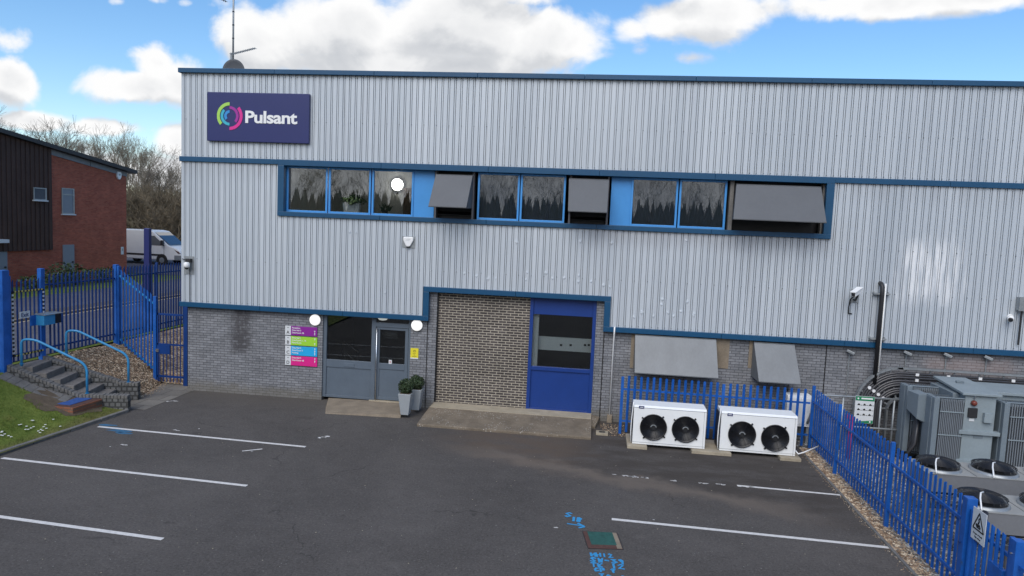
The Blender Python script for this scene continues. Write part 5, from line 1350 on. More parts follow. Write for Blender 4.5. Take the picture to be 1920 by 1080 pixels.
MB().lathe([(.022, 0), (.022, -.003)], (xa+wN*.14, yy-.009, z1-hN*.09), 'y', 12).box(xa+wN*.3, xb-wN*.1, yy-.0115, yy-.0092, z1-hN*.11, z1-hN*.06).lathe([(.02, 0), (.02, -.003)], (xb-wN*.16, yy-.009, z0+hN*.07), 'y', 12).build('mark', 'white_plastic', t)
# red standpipe post
xr_, zr1 = FX(1597, 782, -1.6)
t = thing('standpipe', (xr_, -1.6, 0), 'red upright post with angled top behind the side fence', 'post')
MB().tube([(xr_, -1.6, -.05), (xr_, -1.6, zr1-.06)], .05, 10).build('shaft', 'red_paint', t, smooth=True)
MB().bar((xr_-.13, -1.6, zr1+.03), (xr_+.06, -1.6, zr1-.06), .11, .10).build('head', 'red_paint', t, bevel=.01)
# white cabinet behind the low fence
xa, z1 = FX(1476, 740, -.55); xb, z0 = FX(1519, 793, -.55)
t = thing('white_cabinet', ((xa+xb)/2, -.45, 0), 'white equipment cabinet behind the corner of the blue fences', 'cabinet')
MB().box(xa, xb, -.62, -.2, z0-.1, z1).build('casing', 'white_paint', t, bevel=.012)
MB().box(xa+.03, xb-.03, -.632, -.6201, z0-.04, z1-.05).build('door', 'white_paint', t, bevel=.006)
MB().box(xa+.04, xa+.10, -.6, -.25, -.05, z0-.1).box(xb-.1, xb-.04, -.6, -.25, -.05, z0-.1).build('leg', 'galvanised', t)
MB().tube([(xb-.1, -.64, z0+.0), (xb-.02, -.66, z0+.3), (xb+.1, -.6, z0+.6), (xb+.35, -.5, z1+.05)], .035, 8).build('hose', 'galvanised', t, smooth=True)
x0c, y0c = GP(1493, 848, .2); x1c, y1c = GP(1527, 838, .25)
tag(MB().tube([(x0c, y0c+.2, .22), (x0c+.05, y0c, .16), (x0c+.2, y0c+.05, .2), (x1c+.1, y1c, .28)], .018, 6).build('loose_pipe', 'white_plastic', None, smooth=True), 'bent pale pipe running from the condensing unit through the side fence', 'pipe')
# black loose cables below the near cooler
tag(MB().tube([(6.6, -7.7, .7), (6.4, -8.0, .25), (6.45, -8.6, .05), (6.7, -9.2, .03), (7.4, -9.4, .03)], .035, 8).tube([(6.8, -7.7, .6), (6.6, -8.1, .2), (6.7, -8.8, .04), (7.3, -9.0, .03)], .025, 8).build('loose_cable', 'cable_black', None, smooth=True), 'black cables trailing on the gravel behind the compound gate', 'cable')
# ------------------------------------------------------------------ ground
def sheet(name, pts, z, mat, parent=None):
    o = MB().q([(x, y, z) for x, y in pts]).build(name, mat, parent, recalc=False); return o
cp = sheet('car_park', [(-13.3, -70), (5.46, -70), (5.46, .3), (-13.3, .3)], 0.0, 'asphalt'); struct(cp)
struct(sheet('ground', [(-900, -900), (900, -900), (900, 900), (-900, 900)], -.06, 'asphalt_road'))
struct(sheet('gravel_bed', [(5.46, -70), (60, -70), (60, .3), (5.46, .3)], -.004, 'pebble_grey'))
struct(sheet('paving', [(-14.2, -2.2), (-12.0, -2.2), (-12.0, 1.2), (-14.2, 1.2)], .006, 'slabs'))
# kerbs
kb = MB()
pts = [(-12.30, -2.50), (-12.46, -4.4), (-12.66, -6.4), (-13.0, -9.5), (-13.6, -14), (-14.5, -20)]
for (xa, ya), (xb, yb) in zip(pts, pts[1:]):
    n = max(1, int(math.hypot(xb-xa, yb-ya)/.9))
    for i in range(n):
        a = Vector((xa+(xb-xa)*i/n, ya+(yb-ya)*i/n, .035)); b = Vector((xa+(xb-xa)*(i+.985)/n, ya+(yb-ya)*(i+.985)/n, .035)); kb.bar(a, b, .11, .09)
struct(kb.build('kerb', 'concrete_dark', None, bevel=.012))
kb = MB()
for i in range(14): kb.box(5.42, 5.475, -1.4-.9*i-.893, -1.4-.9*i, -.03, .022)
struct(kb.build('kerb', 'concrete_dark', None, bevel=.006))
# painted bay lines, worn scraps of paint and surveyor's spray marks (all thin paint on the car park)
def strip(mb, a, b, w, z=.004):
    a = Vector((*a, z)); b = Vector((*b, z)); d = (b-a).normalized(); s = Vector((-d.y, d.x, 0))*w/2
    mb.q([a-s, b-s, b+s, a+s]); return mb
def gline(p, q, w=.095):
    return strip(MB(), GP(*p), GP(*q), w).build('bay_line', 'line_white', cp, recalc=False)
a = GP(0, 969); b = GP(305, 1011); ext = (a[0]-(b[0]-a[0])*.7, a[1]-(b[1]-a[1])*.7)
gline((184, 800), (573, 838)); gline((4, 859), (463, 911)); strip(MB(), ext, b, .095).build('bay_line', 'line_white', cp, recalc=False)
gline((1147, 973.5), (1677, 1028)); gline((1382, 910.5), (1577, 928.5), .08)
rg = random.Random(5)
def scraps(px0, px1, py0, py1, n, sz=.05, elong=2.):
    mb = MB()
    for _ in range(n):
        t = rg.random(); x, y = GP(px0+(px1-px0)*t+rg.uniform(-2, 2), py0+(py1-py0)*t+rg.uniform(-.8, .8)); w = sz*rg.uniform(.3, 1)*elong; h = sz*rg.uniform(.3, .9)
        k = rg.randint(5, 7); mb.q([(x+w*math.cos(6.283*j/k)*rg.uniform(.6, 1), y+h*math.sin(6.283*j/k)*rg.uniform(.6, 1), .0042) for j in range(k)])
    return mb.build('paint_scrap', 'line_white', cp, recalc=False)
scraps(1149, 1212, 890, 896, 16, .045); scraps(1262, 1268, 901, 902, 3, .05); scraps(1309, 1326, 905, 906.5, 6, .05); scraps(1347, 1360, 908.5, 910, 5, .05); scraps(1384, 1420, 911, 914.5, 6, .05)
scraps(222, 238, 833, 835, 6, .05); scraps(204, 206, 838, 838, 1, .03); scraps(598, 614, 822, 819, 8, .06); scraps(325, 334, 806, 807, 4, .05); scraps(311, 338, 753, 752, 4, .07, 2.5)
scraps(1042, 1044, 989, 990, 2, .035); scraps(1224, 1226, 974, 975, 1, .03); scraps(372, 375, 804, 806, 1, .03); scraps(470, 476, 846, 845, 1, .03)
strip(MB(), GP(454, 846), GP(492, 842), .05).build('paint_scrap', 'line_white', cp, recalc=False)
MBs = MB()
for _ in range(170):
    x, y = rg.uniform(-12, 5), rg.uniform(-11, -1.2); s_ = rg.uniform(.006, .016)
    MBs.q([(x-s_, y, .0035), (x, y-s_, .0035), (x+s_, y, .0035), (x, y+s_, .0035)])
MBs.build('grit', 'concrete_pale', cp, recalc=False)['kind'] = 'stuff'
# spray marks drawn as strokes: letters on a unit grid
STROKES = {'M': [[(0, 0), (0, 1), (.5, .4), (1, 1), (1, 0)]], 'H': [[(0, 0), (0, 1)], [(1, 0), (1, 1)], [(0, .5), (1, .5)]], '1': [[(.5, 0), (.5, 1)]], '2': [[(0, .8), (.4, 1), (.9, .8), (.1, 0), (1, 0)]],
           'S': [[(1, .85), (.5, 1), (.1, .75), (.9, .3), (.5, 0), (0, .15)]], 'W': [[(0, 1), (.25, 0), (.5, .7), (.75, 0), (1, 1)]], '-': [[(.1, .5), (.8, .5)]], '3': [[(0, .9), (.8, .9), (.4, .55), (.9, .25), (.3, 0), (0, .1)]],
           '9': [[(.9, .6), (.4, .5), (.1, .8), (.5, 1), (.9, .8), (.8, 0)]], 'T': [[(0, 1), (1, 1)], [(.5, 1), (.5, 0)]], 'K': [[(0, 0), (0, 1)], [(.9, 1), (0, .45), (.9, 0)]], 'C': [[(1, .85), (.4, 1), (0, .5), (.4, 0), (1, .15)]],
           'P': [[(0, 0), (0, 1), (.8, .9), (.8, .5), (0, .45)]], '8': [[(.5, .5), (.1, .8), (.5, 1), (.9, .8), (.1, .25), (.5, 0), (.9, .25), (.5, .5)]], '?': [[(0, .8), (.4, 1), (.9, .75), (.45, .4), (.45, .2)], [(.42, .0), (.48, .05)]], 'E': [[(1, 1), (0, 1), (0, 0), (1, 0)], [(0, .5), (.8, .5)]], ' ': []}
def spray(text, p0, p1, h, mat='spray_blue', w=.034):
    """write along the ground from pixel p0 to p1"""
    a = Vector((*GP(*p0), .0045)); b = Vector((*GP(*p1), .0045)); d = (b-a).normalized(); n = Vector((-d.y, d.x, 0)); L = (b-a).length; cw = L/len(text)
    mb = MB()
    for i, ch in enumerate(text):
        for st in STROKES[ch]:
            P_ = [a+d*(cw*(i+.12+.66*u))+n*(h*v)+Vector((rg.uniform(-.01, .01), rg.uniform(-.01, .01), 0)) for u, v in st]
            for q, r in zip(P_, P_[1:]): strip(mb, (q.x-(r-q).normalized().x*.012, q.y-(r-q).normalized().y*.012), (r.x+(r-q).normalized().x*.012, r.y+(r-q).normalized().y*.012), w*rg.uniform(.75, 1.2), .0045+.0002*rg.random())
    return mb.build('spray_mark', mat, cp, recalc=False)
spray('MH12', (1107, 1043), (1151, 1046), .12); spray('SW-39', (1107, 1053), (1172, 1058), .14, w=.04); spray('TK 12', (1108, 1063), (1172, 1067), .13); spray('CP ?', (1114, 1071), (1156, 1074), .11); spray('TC 12', (1122, 1084), (1190, 1090), .13)
spray('S', (1058, 968), (1072, 970), .18, w=.05); spray('18', (1071, 977), (1090, 979), .18, w=.06)
mb = MB(); strip(mb, GP(1063, 982), GP(1090, 986), .04, .0047); strip(mb, GP(1083, 981), GP(1096, 988), .05, .0048); strip(mb, GP(1085, 990), GP(1096, 988), .05, .0049); mb.build('spray_mark', 'spray_blue', cp, recalc=False)
mb = MB()
for px, py, r in ((212, 803, .3), (226, 808, .35), (232, 812, .22), (200, 797, .25)):
    x, y = GP(px, py); mb.q([(x+r*1.2*math.cos(.7*j)*rg.uniform(.5, 1), y+r*.4*math.sin(.7*j)*rg.uniform(.5, 1), .0022) for j in range(9)])
mb.build('spray_mark', 'spray_faint', cp, recalc=False)
# manhole cover in the car park
M_ = [GP(*q) for q in ((1102, 1029), (1170, 1031), (1158, 999), (1091, 996))]
mc = Vector((sum(p[0] for p in M_)/4, sum(p[1] for p in M_)/4, 0))
t = thing('manhole_cover', tuple(mc), 'square manhole cover with worn green plate and rusty frame in the asphalt', 'manhole cover')
def mq(k0, k1, z0, z1, shift=(0, 0)):
    f = lambda u, v: Vector((*(Vector(M_[0])*(1-u)*(1-v)+Vector(M_[1])*u*(1-v)+Vector(M_[2])*u*v+Vector(M_[3])*(1-u)*v), 0))
    q = [f(k0[0], k0[1]), f(k1[0], k0[1]), f(k1[0], k1[1]), f(k0[0], k1[1])]
    return MB().hexa([(p.x, p.y, z0) for p in q]+[(p.x, p.y, z1) for p in q])
mq((0, 0), (1, 1), -.05, .004).build('surround', 'black_metal', t)
mq((.02, .02), (.97, .975), -.04, .008).build('frame', 'rust', t)
mq((.82, .03), (.96, .97), -.03, .0095).build('concrete_fill', 'concrete', t)
mq((.14, .22), (.84, .965), -.04, .012).build('plate', 'cover_green', t)

# ------------------------------------------------------------------ grass bank, gravel bank
def gz(x, y):
    edge = -12.40+max(0., (-4.0-y))*.085*-1
    tq = min(1., max(0., (edge-x)/2.75)); return .06+.98*tq**1.35+.02*math.sin(x*3.1+y*2.3)*min(1, tq*4)
def wall_y(x): return O.y+(x-O.x)*.2754
gb = MB(); nx, ny = 26, 60; idx = {}
for i in range(nx+1):
    for j in range(ny+1):
        y_ = j/ny
        x = -12.36-(2.86)*i/nx
        ytop = wall_y(x)+.02; y = ytop+(-20-ytop)*(y_**1.6)
        e = max(0., (-4.0-y))*.085
        x2 = x-e*(1-i/nx)
        idx[i, j] = len(gb.v); gb.v.append((x2, y, gz(x2, y)))
for i in range(nx):
    for j in range(ny): gb.f.append((idx[i, j], idx[i+1, j], idx[i+1, j+1], idx[i, j+1]))
struct(gb.build('grass_bank', 'grass_green', None, smooth=True))
gr = MB(); rg = random.Random(21)
for _ in range(20000):
    y = -2.5-7.5*rg.random()**1.3; x = -12.45-2.7*rg.random()-max(0, (-4-y))*.085
    if y > wall_y(x)-.12: continue
    if -14.2 < x < -12.9 and -3.75 < y < -2.5: continue
    if x < -13.6 and y > wall_y(x)-.42: continue
    z = gz(x, y)-.005; h = rg.uniform(.018, .05)*(1+.9*max(0, math.sin(x*5.1+y*1.7)*math.sin(y*4.3-x*2))); a = rg.uniform(0, 6.28); w = .006; lx, ly = rg.uniform(-.02, .02), rg.uniform(-.02, .02)
    gr.q([(x-w*math.cos(a), y-w*math.sin(a), z), (x+w*math.cos(a), y+w*math.sin(a), z), (x+lx, y+ly, z+h)])
go = gr.build('grass', 'grass_green', None, recalc=False); tag(go, 'short mown grass on the bank beside the steps', 'grass', kind='stuff')
def on_bank(px, py):
    z = .2
    for _ in range(12): x, y = GP(px, py, z); z = gz(x, y)
    return x, y, z
dz = None
for i, (px, py) in enumerate([(60, 781.5), (62, 779.5), (36, 799), (39, 789), (48, 809), (53, 809), (58, 806.5), (63, 804), (50, 803), (72, 812), (75, 815), (82, 804), (87, 807), (85, 800), (80, 811), (2, 820), (5, 821), (9, 818), (4, 812), (16, 821), (21, 823), (77, 809), (100, 790), (113, 803), (3, 814)]):
    x, y, z = on_bank(px, py)
    if dz is None:
        dz = thing('daisy', (x, y, z), 'tiny white daisy in the grass', 'flower', 'daisies scattered in the grass')
        fl = MB().lathe([(.004, .045), (.026, .05), (.026, .053), (.004, .055)], (x, y, z), 'z', 9); fl.build('petals', 'daisy_white', dz)
        MB().tube([(x, y, z), (x, y, z+.046)], .004, 4).build('stem', 'leaf_mid', dz)
    else:
        c = copy_tree(dz); c.location = (x, y, z)
# paved strip outside the wall and bare soil around the plinth
sb = MB()
for i in range(8):
    s0, s1 = 1.35+.2*i, 1.35+.2*(i+1)-.008
    q = []
    for s, v in ((s0, -.45), (s1, -.45), (s1, -.05), (s0, -.05)):
        x, y, _ = sp(s, v, 0); q.append((x, y, gz(x, y)+.03))
    sb.hexa([(a, b, c-.08) for a, b, c in q]+q)
struct(sb.build('edging_slabs', 'concrete_dark', None, bevel=.006))
def soil_patch(cx, cy, rx, ry, mat, name, seed):
    rg2 = random.Random(seed); mb = MB(); n = 26; ringp = []
    for j in range(n):
        a = 6.283*j/n; k = rg2.uniform(.75, 1.1); x, y = cx+rx*k*math.cos(a), cy+ry*k*math.sin(a); y = min(y, wall_y(x)-.0); ringp.append((x, y, gz(x, y)+.012))
    c = (cx, cy, gz(cx, cy)+.025)
    for a, b in zip(ringp, ringp[1:]+ringp[:1]): mb.q([a, b, c])
    return struct(mb.build(name, mat, None, recalc=False))
soil_patch(-13.55, -3.15, .95, .85, 'soil', 'bare_soil', 3)

def bank_pt(a, b):
    P00, P01 = Vector((-12.95, -1.12, .0)), Vector((-13.45, .75, .03)); P10, P11 = Vector((-15.28, -1.78, 1.16)), Vector((-15.28, 1.25, 1.12))
    p = P00*(1-a)*(1-b)+P01*(1-a)*b+P10*a*(1-b)+P11*a*b
    p.z += .16*math.sin(math.pi*min(1, a*1.0))*(.6+.4*b)+.012*math.sin(17*a+9*b); return p
bk = MB(); n = 18
for i in range(n+1):
    for j in range(n+1): bk.v.append(tuple(bank_pt(i/n, j/n)))
for i in range(n):
    for j in range(n): k = i*(n+1)+j; bk.f.append((k, k+n+1, k+n+2, k+1))
struct(bk.build('gravel_bank', 'soil', None, smooth=True))
bk = MB().q([(-15.3, 1.2, 1.13), (-12.2, 1.2, .05), (-12.2, 30, .5), (-15.3, 30, 1.19)]).q([(-13.45, .72, .03), (-12.2, .6, .01), (-12.2, 1.25, .05), (-15.3, 1.25, 1.13), (-15.3, 1.2, 1.1)])
struct(bk.build('side_bank', 'pebble', None, recalc=False))
def pebble(mb, p, s, rg):
    a = rg.uniform(0, 6.28); ca, sa = math.cos(a), math.sin(a); l, w, h = s*rg.uniform(.8, 1.4), s*rg.uniform(.6, 1), s*rg.uniform(.4, .8)
    i = len(mb.v)
    for u, v, k in ((l, 0, 0), (.3*l, w, .1*h), (-l, .2*w, 0), (-.2*l, -w, .1*h), (.1*l, 0, h), (0, 0, -h*.5)):
        mb.v.append((p[0]+u*ca-v*sa, p[1]+u*sa+v*ca, p[2]+k+h*.2))
    for f in ((0, 1, 4), (1, 2, 4), (2, 3, 4), (3, 0, 4), (1, 0, 5), (2, 1, 5), (3, 2, 5), (0, 3, 5)): mb.f.append(tuple(i+q for q in f))
rg = random.Random(31); pb = MB()
for _ in range(9000): pebble(pb, bank_pt(rg.random()**.9, rg.random()), rg.uniform(.011, .027), rg)
for _ in range(300):
    a = bank_pt(0, rg.random()); pebble(pb, (a.x+abs(rg.gauss(0, .12)), a.y, .012), rg.uniform(.008, .02), rg)
tag(pb.build('gravel', 'pebble', None, recalc=False), 'brown gravel heaped on the bank between the steps and the small gate', 'gravel', kind='stuff')
pb = MB()
for _ in range(7500):
    y = -1.0-9.2*rg.random(); x = 5.48+abs(rg.gauss(0, .2)); pebble(pb, (x, y, 0), rg.uniform(.010, .022), rg)
for _ in range(500):
    y = -1.3-9*rg.random(); pebble(pb, (5.42-abs(rg.gauss(0, .05)), y, .0), rg.uniform(.006, .014), rg)
for _ in range(350): pebble(pb, (rg.uniform(.35, 1.0), rg.uniform(-1.25, -.1), .0), rg.uniform(.008, .02), rg)
tag(pb.build('gravel', 'pebble', None, recalc=False), 'strip of brown gravel along the foot of the side fence', 'gravel', kind='stuff')
pb = MB()
for _ in range(7500): pebble(pb, (rg.uniform(5.7, 9.0), rg.uniform(-9.8, -1.0), 0), rg.uniform(.014, .032), rg)
tag(pb.build('gravel', 'pebble_grey', None, recalc=False), 'pale grey gravel in the compound under the coolers', 'gravel', kind='stuff')

# ------------------------------------------------------------------ road and land beyond the fence
def tz(x, y): return 1.17+.45*min(1., max(0., (y-20)/9))
tb = MB(); xs_ = [-15.3, -18, -21, -24, -27, -30, -36, -50, -80, -300]; ys_ = [-300, -60, -20, 0, 10, 20, 22, 24, 26, 28, 30, 40, 60, 120, 400]
for x in xs_:
    for y in ys_: tb.v.append((x, y, tz(x, y)))
for i in range(len(xs_)-1):
    for j in range(len(ys_)-1): k = i*len(ys_)+j; tb.f.append((k, k+len(ys_), k+len(ys_)+1, k+1))
struct(tb.build('verge', 'grass_green', None))
def long_sheet(name, xa, xb, dz_, mat, y0=-60., y1=60.):
    mb = MB(); yy = [y for y in ys_ if y0 < y < y1]; yy = [y0]+yy+[y1]
    for a, b in zip(yy, yy[1:]): mb.q([(xa, a, tz(xa, a)+dz_), (xb, a, tz(xb, a)+dz_), (xb, b, tz(xb, b)+dz_), (xa, b, tz(xa, b)+dz_)])
    return struct(mb.build(name, mat, None, recalc=False))
long_sheet('road', -20.7, -15.5, .02, 'asphalt_road'); long_sheet('gutter', -20.72, -20.55, .026, 'concrete_pale')
long_sheet('footpath', -26.0, -22.2, .03, 'asphalt_road'); long_sheet('darker_strip', -22.2, -20.9, .04, 'asphalt')  # footpath, then a strip of darker asphalt next to the kerb
struct(MB().box(-20.90, -20.74, -60, 60, 1.0, 1.29).build('kerb', 'concrete', None, bevel=.01))
long_sheet('yard', -60, -26.0, .035, 'asphalt_road', 22.6, 60)
# brick building across the road
BX = -30.0
t = thing('brick_building', (BX, 18, 1.2), 'red brick building with sloping roof and dark brown ribbed cladding across the road', 'building')
yA, yB = 15.66, 21.85
def rz(y): return 9.10-(y-12.47)*.119
bw = MB(); bw.prism([(-8, 1.0), (yB, 1.0), (yB, rz(yB)-.42), (-8, rz(-8)-.42)], BX-14, BX, 'x'); bw.build('wall', 'brick_red', t)
cl = MB(); zc = 3.05
k = 0; y = -8.
while y < yA-.02:
    y2 = min(y+.30, yA)
    cl.prism([(y, zc), (y+.19, zc), (y+.19, rz(y+.19)-.10), (y, rz(y)-.10)], BX+.02, BX+.125, 'x'); cl.prism([(y+.191, zc+.005), (y2-.001, zc+.005), (y2-.001, rz(y2)-.12), (y+.191, rz(y+.19)-.12)], BX+.02, BX+.09, 'x'); y = y2
cl.build('ribbed_cladding', 'clad_brown', t)
MB().prism([(-8.3, rz(-8.3)-.16), (yB+.55, rz(yB+.55)-.16), (yB+.55, rz(yB+.55)+.06), (-8.3, rz(-8.3)+.06)], BX-14.3, BX+.40, 'x').build('roof', 'dark_roof', t)
for a, b in ((yA+.03, 18.6), (18.65, yB)):
    MB().prism([(a, rz(a)-.46), (b, rz(b)-.46), (b, rz(b)-.17), (a, rz(a)-.17)], BX+.005, BX+.06, 'x').build('fascia', 'fascia', t)
def bwin(pl_, pr_, pt, pb_, pane, label=None, x=BX, bar=None):
    y0, _ = SX(pl_, 380, x); y1, _ = SX(pr_, 380, x); z1 = SX((pl_+pr_)/2, pt, x)[1]; z0 = SX((pl_+pr_)/2, pb_, x)[1]
    f = .05
    mb = MB().box(x+.005, x+.06, y0, y0+f, z0, z1).box(x+.005, x+.06, y1-f*1.6, y1, z0, z1).box(x+.005, x+.06, y0+f, y1-f*1.6, z0, z0+f).box(x+.005, x+.06, y0+f, y1-f*1.6, z1-f, z1)
    if bar: zb_ = SX((pl_+pr_)/2, bar, x)[1]; mb.box(x+.006, x+.058, y0+f, y1-f*1.6, zb_-.03, zb_+.03)
    w = mb.build('window', 'galvanised', t)
    MB().box(x+.004, x+.03, y0+.01, y1-.01, z0+.01, z1-.01).build('pane', pane, w)
    MB().box(x+.003, x+.12, y0-.05, y1+.05, z0-.07, z0-.003).build('sill', 'grey_white', w)
bwin(115, 138, 353, 401, 'grey_door', bar=365)
bwin(62, 86, 352, 375, 'blind_dark', x=BX+.16)
for a, b, pt in ((117.5, 138.5, 459), (-12, 12.5, 465)):
    y0, z1 = SX(a, pt, BX+.02); y1, _ = SX(b, pt, BX+.02)
    dr = MB().box(BX+.003, BX+.05, y0, y1, 1.2, z1).build('door', 'grey_door', t)
    MB().lathe([(.05, 0), (.05, .05)], (BX+.05, y1-.15, z1-1.0), 'x', 8).build('handle', 'black_metal', dr)
y0, z1 = SX(-10, 449, BX+.3); y1, z0 = SX(11, 455, BX+.3); MB().box(BX+.0, BX+.5, y0, y1, z0, z1).build('canopy', 'grey_white', t)
y0, z0 = SX(221.5, 329, BX+.02)
tb_ = thing('alarm_box', (BX, y0, z0), 'white hexagonal alarm box under the eaves of the brick building', 'alarm box')
MB().prism([(y0-.2, z0+.12), (y0-.13, z0+.24), (y0+.13, z0+.24), (y0+.2, z0+.12), (y0+.18, z0-.1), (y0+.08, z0-.24), (y0-.08, z0-.24), (y0-.18, z0-.1)], BX+.005, BX+.12, 'x').build('cover', 'white_plastic', tb_, bevel=.02)
MB().box(BX+.12, BX+.135, y0-.06, y0+.08, z0+.0, z0+.10).build('emblem', 'galvanised', tb_)
y0, z0 = SX(229.5, 470, BX+.02)
tb_ = thing('door_notice', (BX, y0, z0), 'small white notice on the red brick wall near its right corner', 'sign')
MB().box(BX+.004, BX+.02, y0-.12, y0+.12, z0-.24, z0+.24).build('sign_panel', 'grey_white', tb_)
MB().box(BX+.0205, BX+.024, y0-.05, y0+.05, z0-.02, z0+.14).build('symbol', 'galvanised', tb_)
# leafy shrubs in front of it
for i, (px, py, r, h) in enumerate(((98, 520, .75, .9), (122, 516, .9, 1.25), (142, 520, .8, 1.1), (183, 520, .8, .8), (205, 516, .8, .8), (60, 522, .7, .7))):
    y, z = SX(px, py, BX+1.4)
    b = thing('leafy_shrub', (BX+1.4, y, 1.2), 'leafy green shrub growing along the red brick wall behind the road fence', 'shrub', 'shrubs along the brick building')
    MB().tube([(BX+1.4, y, 1.15), (BX+1.42, y, 1.2+h*.7)], .04, 6).build('stem', 'bark', b)
    leaf_ball((BX+1.4, y, 1.2+h*.5), r*.9, h*.5, 240, 'leaf_laurel', 'foliage', .10, 40+i, .35, parent=b)

# ------------------------------------------------------------------ white van in the yard
vy = 27.2; vz = tz(-31, 28)+.04
t = thing('parked_van', (-32.4, vy+1, vz), 'white panel van parked in the yard between the brick building and the warehouse corner', 'van')
def vp(x, z): return (x, vz+z)
prof = [vp(-35.4, .42), vp(-35.4, 2.25), vp(-35.2, 2.42), vp(-32.3, 2.44), vp(-31.85, 2.36), vp(-31.45, 2.02), vp(-30.62, 1.36), vp(-30.1, 1.22), vp(-29.75, 1.0), vp(-29.66, .80), vp(-29.66, .38), vp(-30.6, .34), vp(-34, .34)]
MB().prism(prof, vy, vy+2.0, 'y').build('body', 'van_white', t, bevel=.05)
MB().prism([vp(-31.95, 2.30), vp(-31.50, 2.02), vp(-30.70, 1.40), vp(-30.62, 1.44), vp(-31.42, 2.08), vp(-31.88, 2.36)], vy+.12, vy+1.88, 'y').build('windscreen', 'glass_van', t)
MB().prism([vp(-32.15, 2.05), vp(-31.72, 2.05), vp(-31.05, 1.48), vp(-31.0, 1.36), vp(-32.15, 1.36)], vy-.012, vy+.05, 'y').build('side_window', 'blind_dark', t)
dr = MB()
for x in (-32.25, -30.98): dr.box(x-.012, x+.012, vy-.006, vy+.02, vz+.5, vz+(2.1 if x < -32 else 1.4))
dr.box(-35.3, -32.3, vy-.02, vy+.02, vz+.62, vz+.74); dr.box(-32.2, -31.0, vy-.02, vy+.02, vz+.62, vz+.74)
dr.build('door_gap', 'black_plastic', t)
MB().box(-32.20, -32.05, vy-.03, vy+.01, vz+1.05, vz+1.12).build('door_handle', 'black_plastic', t)
MB().box(-30.2, -29.60, vy-.02, vy+2.02, vz+.34, vz+.72).build('bumper', 'fin_grey', t, bevel=.05)
MB().prism([vp(-30.25, 1.14), vp(-29.80, .98), vp(-29.64, .80), vp(-29.9, .82)], vy-.01, vy+.3, 'y').build('headlight', 'steel', t, bevel=.02)
MB().prism([vp(-30.25, 1.14), vp(-29.80, .98), vp(-29.64, .80), vp(-29.9, .82)], vy+1.7, vy+2.01, 'y').build('headlight', 'steel', t, bevel=.02)
MB().box(-31.12, -30.95, vy-.24, vy-.03, vz+1.40, vz+1.75).build('mirror', 'black_plastic', t, bevel=.03)
for wx_ in (-31.15, -34.4):
    for yy_, sg in ((vy-.01, 1), (vy+1.78, 1)):
        w = MB().lathe([(.22, 0), (.33, .0), (.345, .04), (.345, .2), (.33, .24)], (wx_, yy_, vz+.31), 'y', 28).build('wheel', 'tyre', t, smooth=False)
        MB().lathe([(.02, -.015), (.06, -.015), (.20, .005), (.215, .03)], (wx_, yy_-.004, vz+.31), 'y', 20).build('rim', 'fin_grey', w)
    if wx_ > -33:
        MB().lathe([(.345, -.004), (.43, -.004), (.44, .02)], (wx_, vy, vz+.33), 'y', 28).build('wheel_arch', 'black_plastic', t)

# ------------------------------------------------------------------ bare trees
def bare_tree(seed, H, spread=.42, levels=6, trunks=1, twig=.011, first=.22, density=1.0, girth=.0135):
    rg = random.Random(seed); mb = MB()
    def seg(p, q, r0, r1, n):
        mb.tube([p, q], [r0, r1], n, cap=False)
    def grow(p, d, L, r, lv):
        k = 3 if lv > 2 else 2; pts = [p]
        for i in range(k):
            d = (d+Vector((rg.gauss(0, .10), rg.gauss(0, .10), rg.gauss(.03, .06)))).normalized(); p = p+d*(L/k); pts.append(p)
        r1 = max(twig*.55, r*.66)
        n = 7 if lv >= levels-1 else 5 if lv >= 3 else 3
        mb.tube(pts, [r+(r1-r)*i/k for i in range(k+1)], n, cap=False)
        if lv == 0: return
        nb = rg.choice((2, 3, 3)) if lv > 1 else rg.choice((2, 3, 4))
        for b in range(nb):
            a = rg.uniform(0, 6.28); t1 = d.orthogonal().normalized(); t1 = Matrix.Rotation(a+b*2.2, 3, d) @ t1
            sp_ = spread*rg.uniform(.55, 1.35)*(1.15 if lv < 3 else 1)
            nd = (d+t1*sp_+Vector((0, 0, .10))).normalized()
            grow(p, nd, L*rg.uniform(.62, .86), r1*rg.uniform(.7, .95), lv-1)
        for b in range(int((1 if lv > 1 else 2)*density)):                                   # side shoots along the branch
            q = pts[0].lerp(pts[-1], rg.uniform(.3, .9)); a = rg.uniform(0, 6.28); t1 = Matrix.Rotation(a, 3, d) @ d.orthogonal().normalized()
            grow(q, (d*.6+t1*.8+Vector((0, 0, .15))).normalized(), L*rg.uniform(.4, .62), max(twig, r1*.45), max(0, lv-2))
    for k in range(trunks):
        a = rg.uniform(0, 6.28); o = Vector((.25*math.cos(a), .25*math.sin(a), 0)) if trunks > 1 else Vector()
        d = Vector((.32*math.cos(a), .32*math.sin(a), 1)).normalized() if trunks > 1 else Vector((rg.uniform(-.05, .05), rg.uniform(-.05, .05), 1)).normalized()
        grow(o, d, first*H, H*girth if trunks == 1 else H*.008, levels)
    zm = max(v[2] for v in mb.v); s = H/zm
    mb.v = [(x*s, y*s, z*s) for x, y, z in mb.v]
    return mb
def tree_mesh(seed, mat, **kw):
    mb = bare_tree(seed, 12., **kw); me = bpy.data.meshes.new('crown'); me.from_pydata(mb.v, [], mb.f); me.materials.append(MATS[mat]); return me
T1 = [tree_mesh(s, m_, spread=sp_, levels=6) for s, m_, sp_ in ((3, 'bark', .42), (11, 'bark_pale', .36), (23, 'bark', .48))]
S1 = [tree_mesh(s, 'scrub', spread=.46, levels=4, trunks=6, twig=.02, density=2.0) for s in (5, 17)]
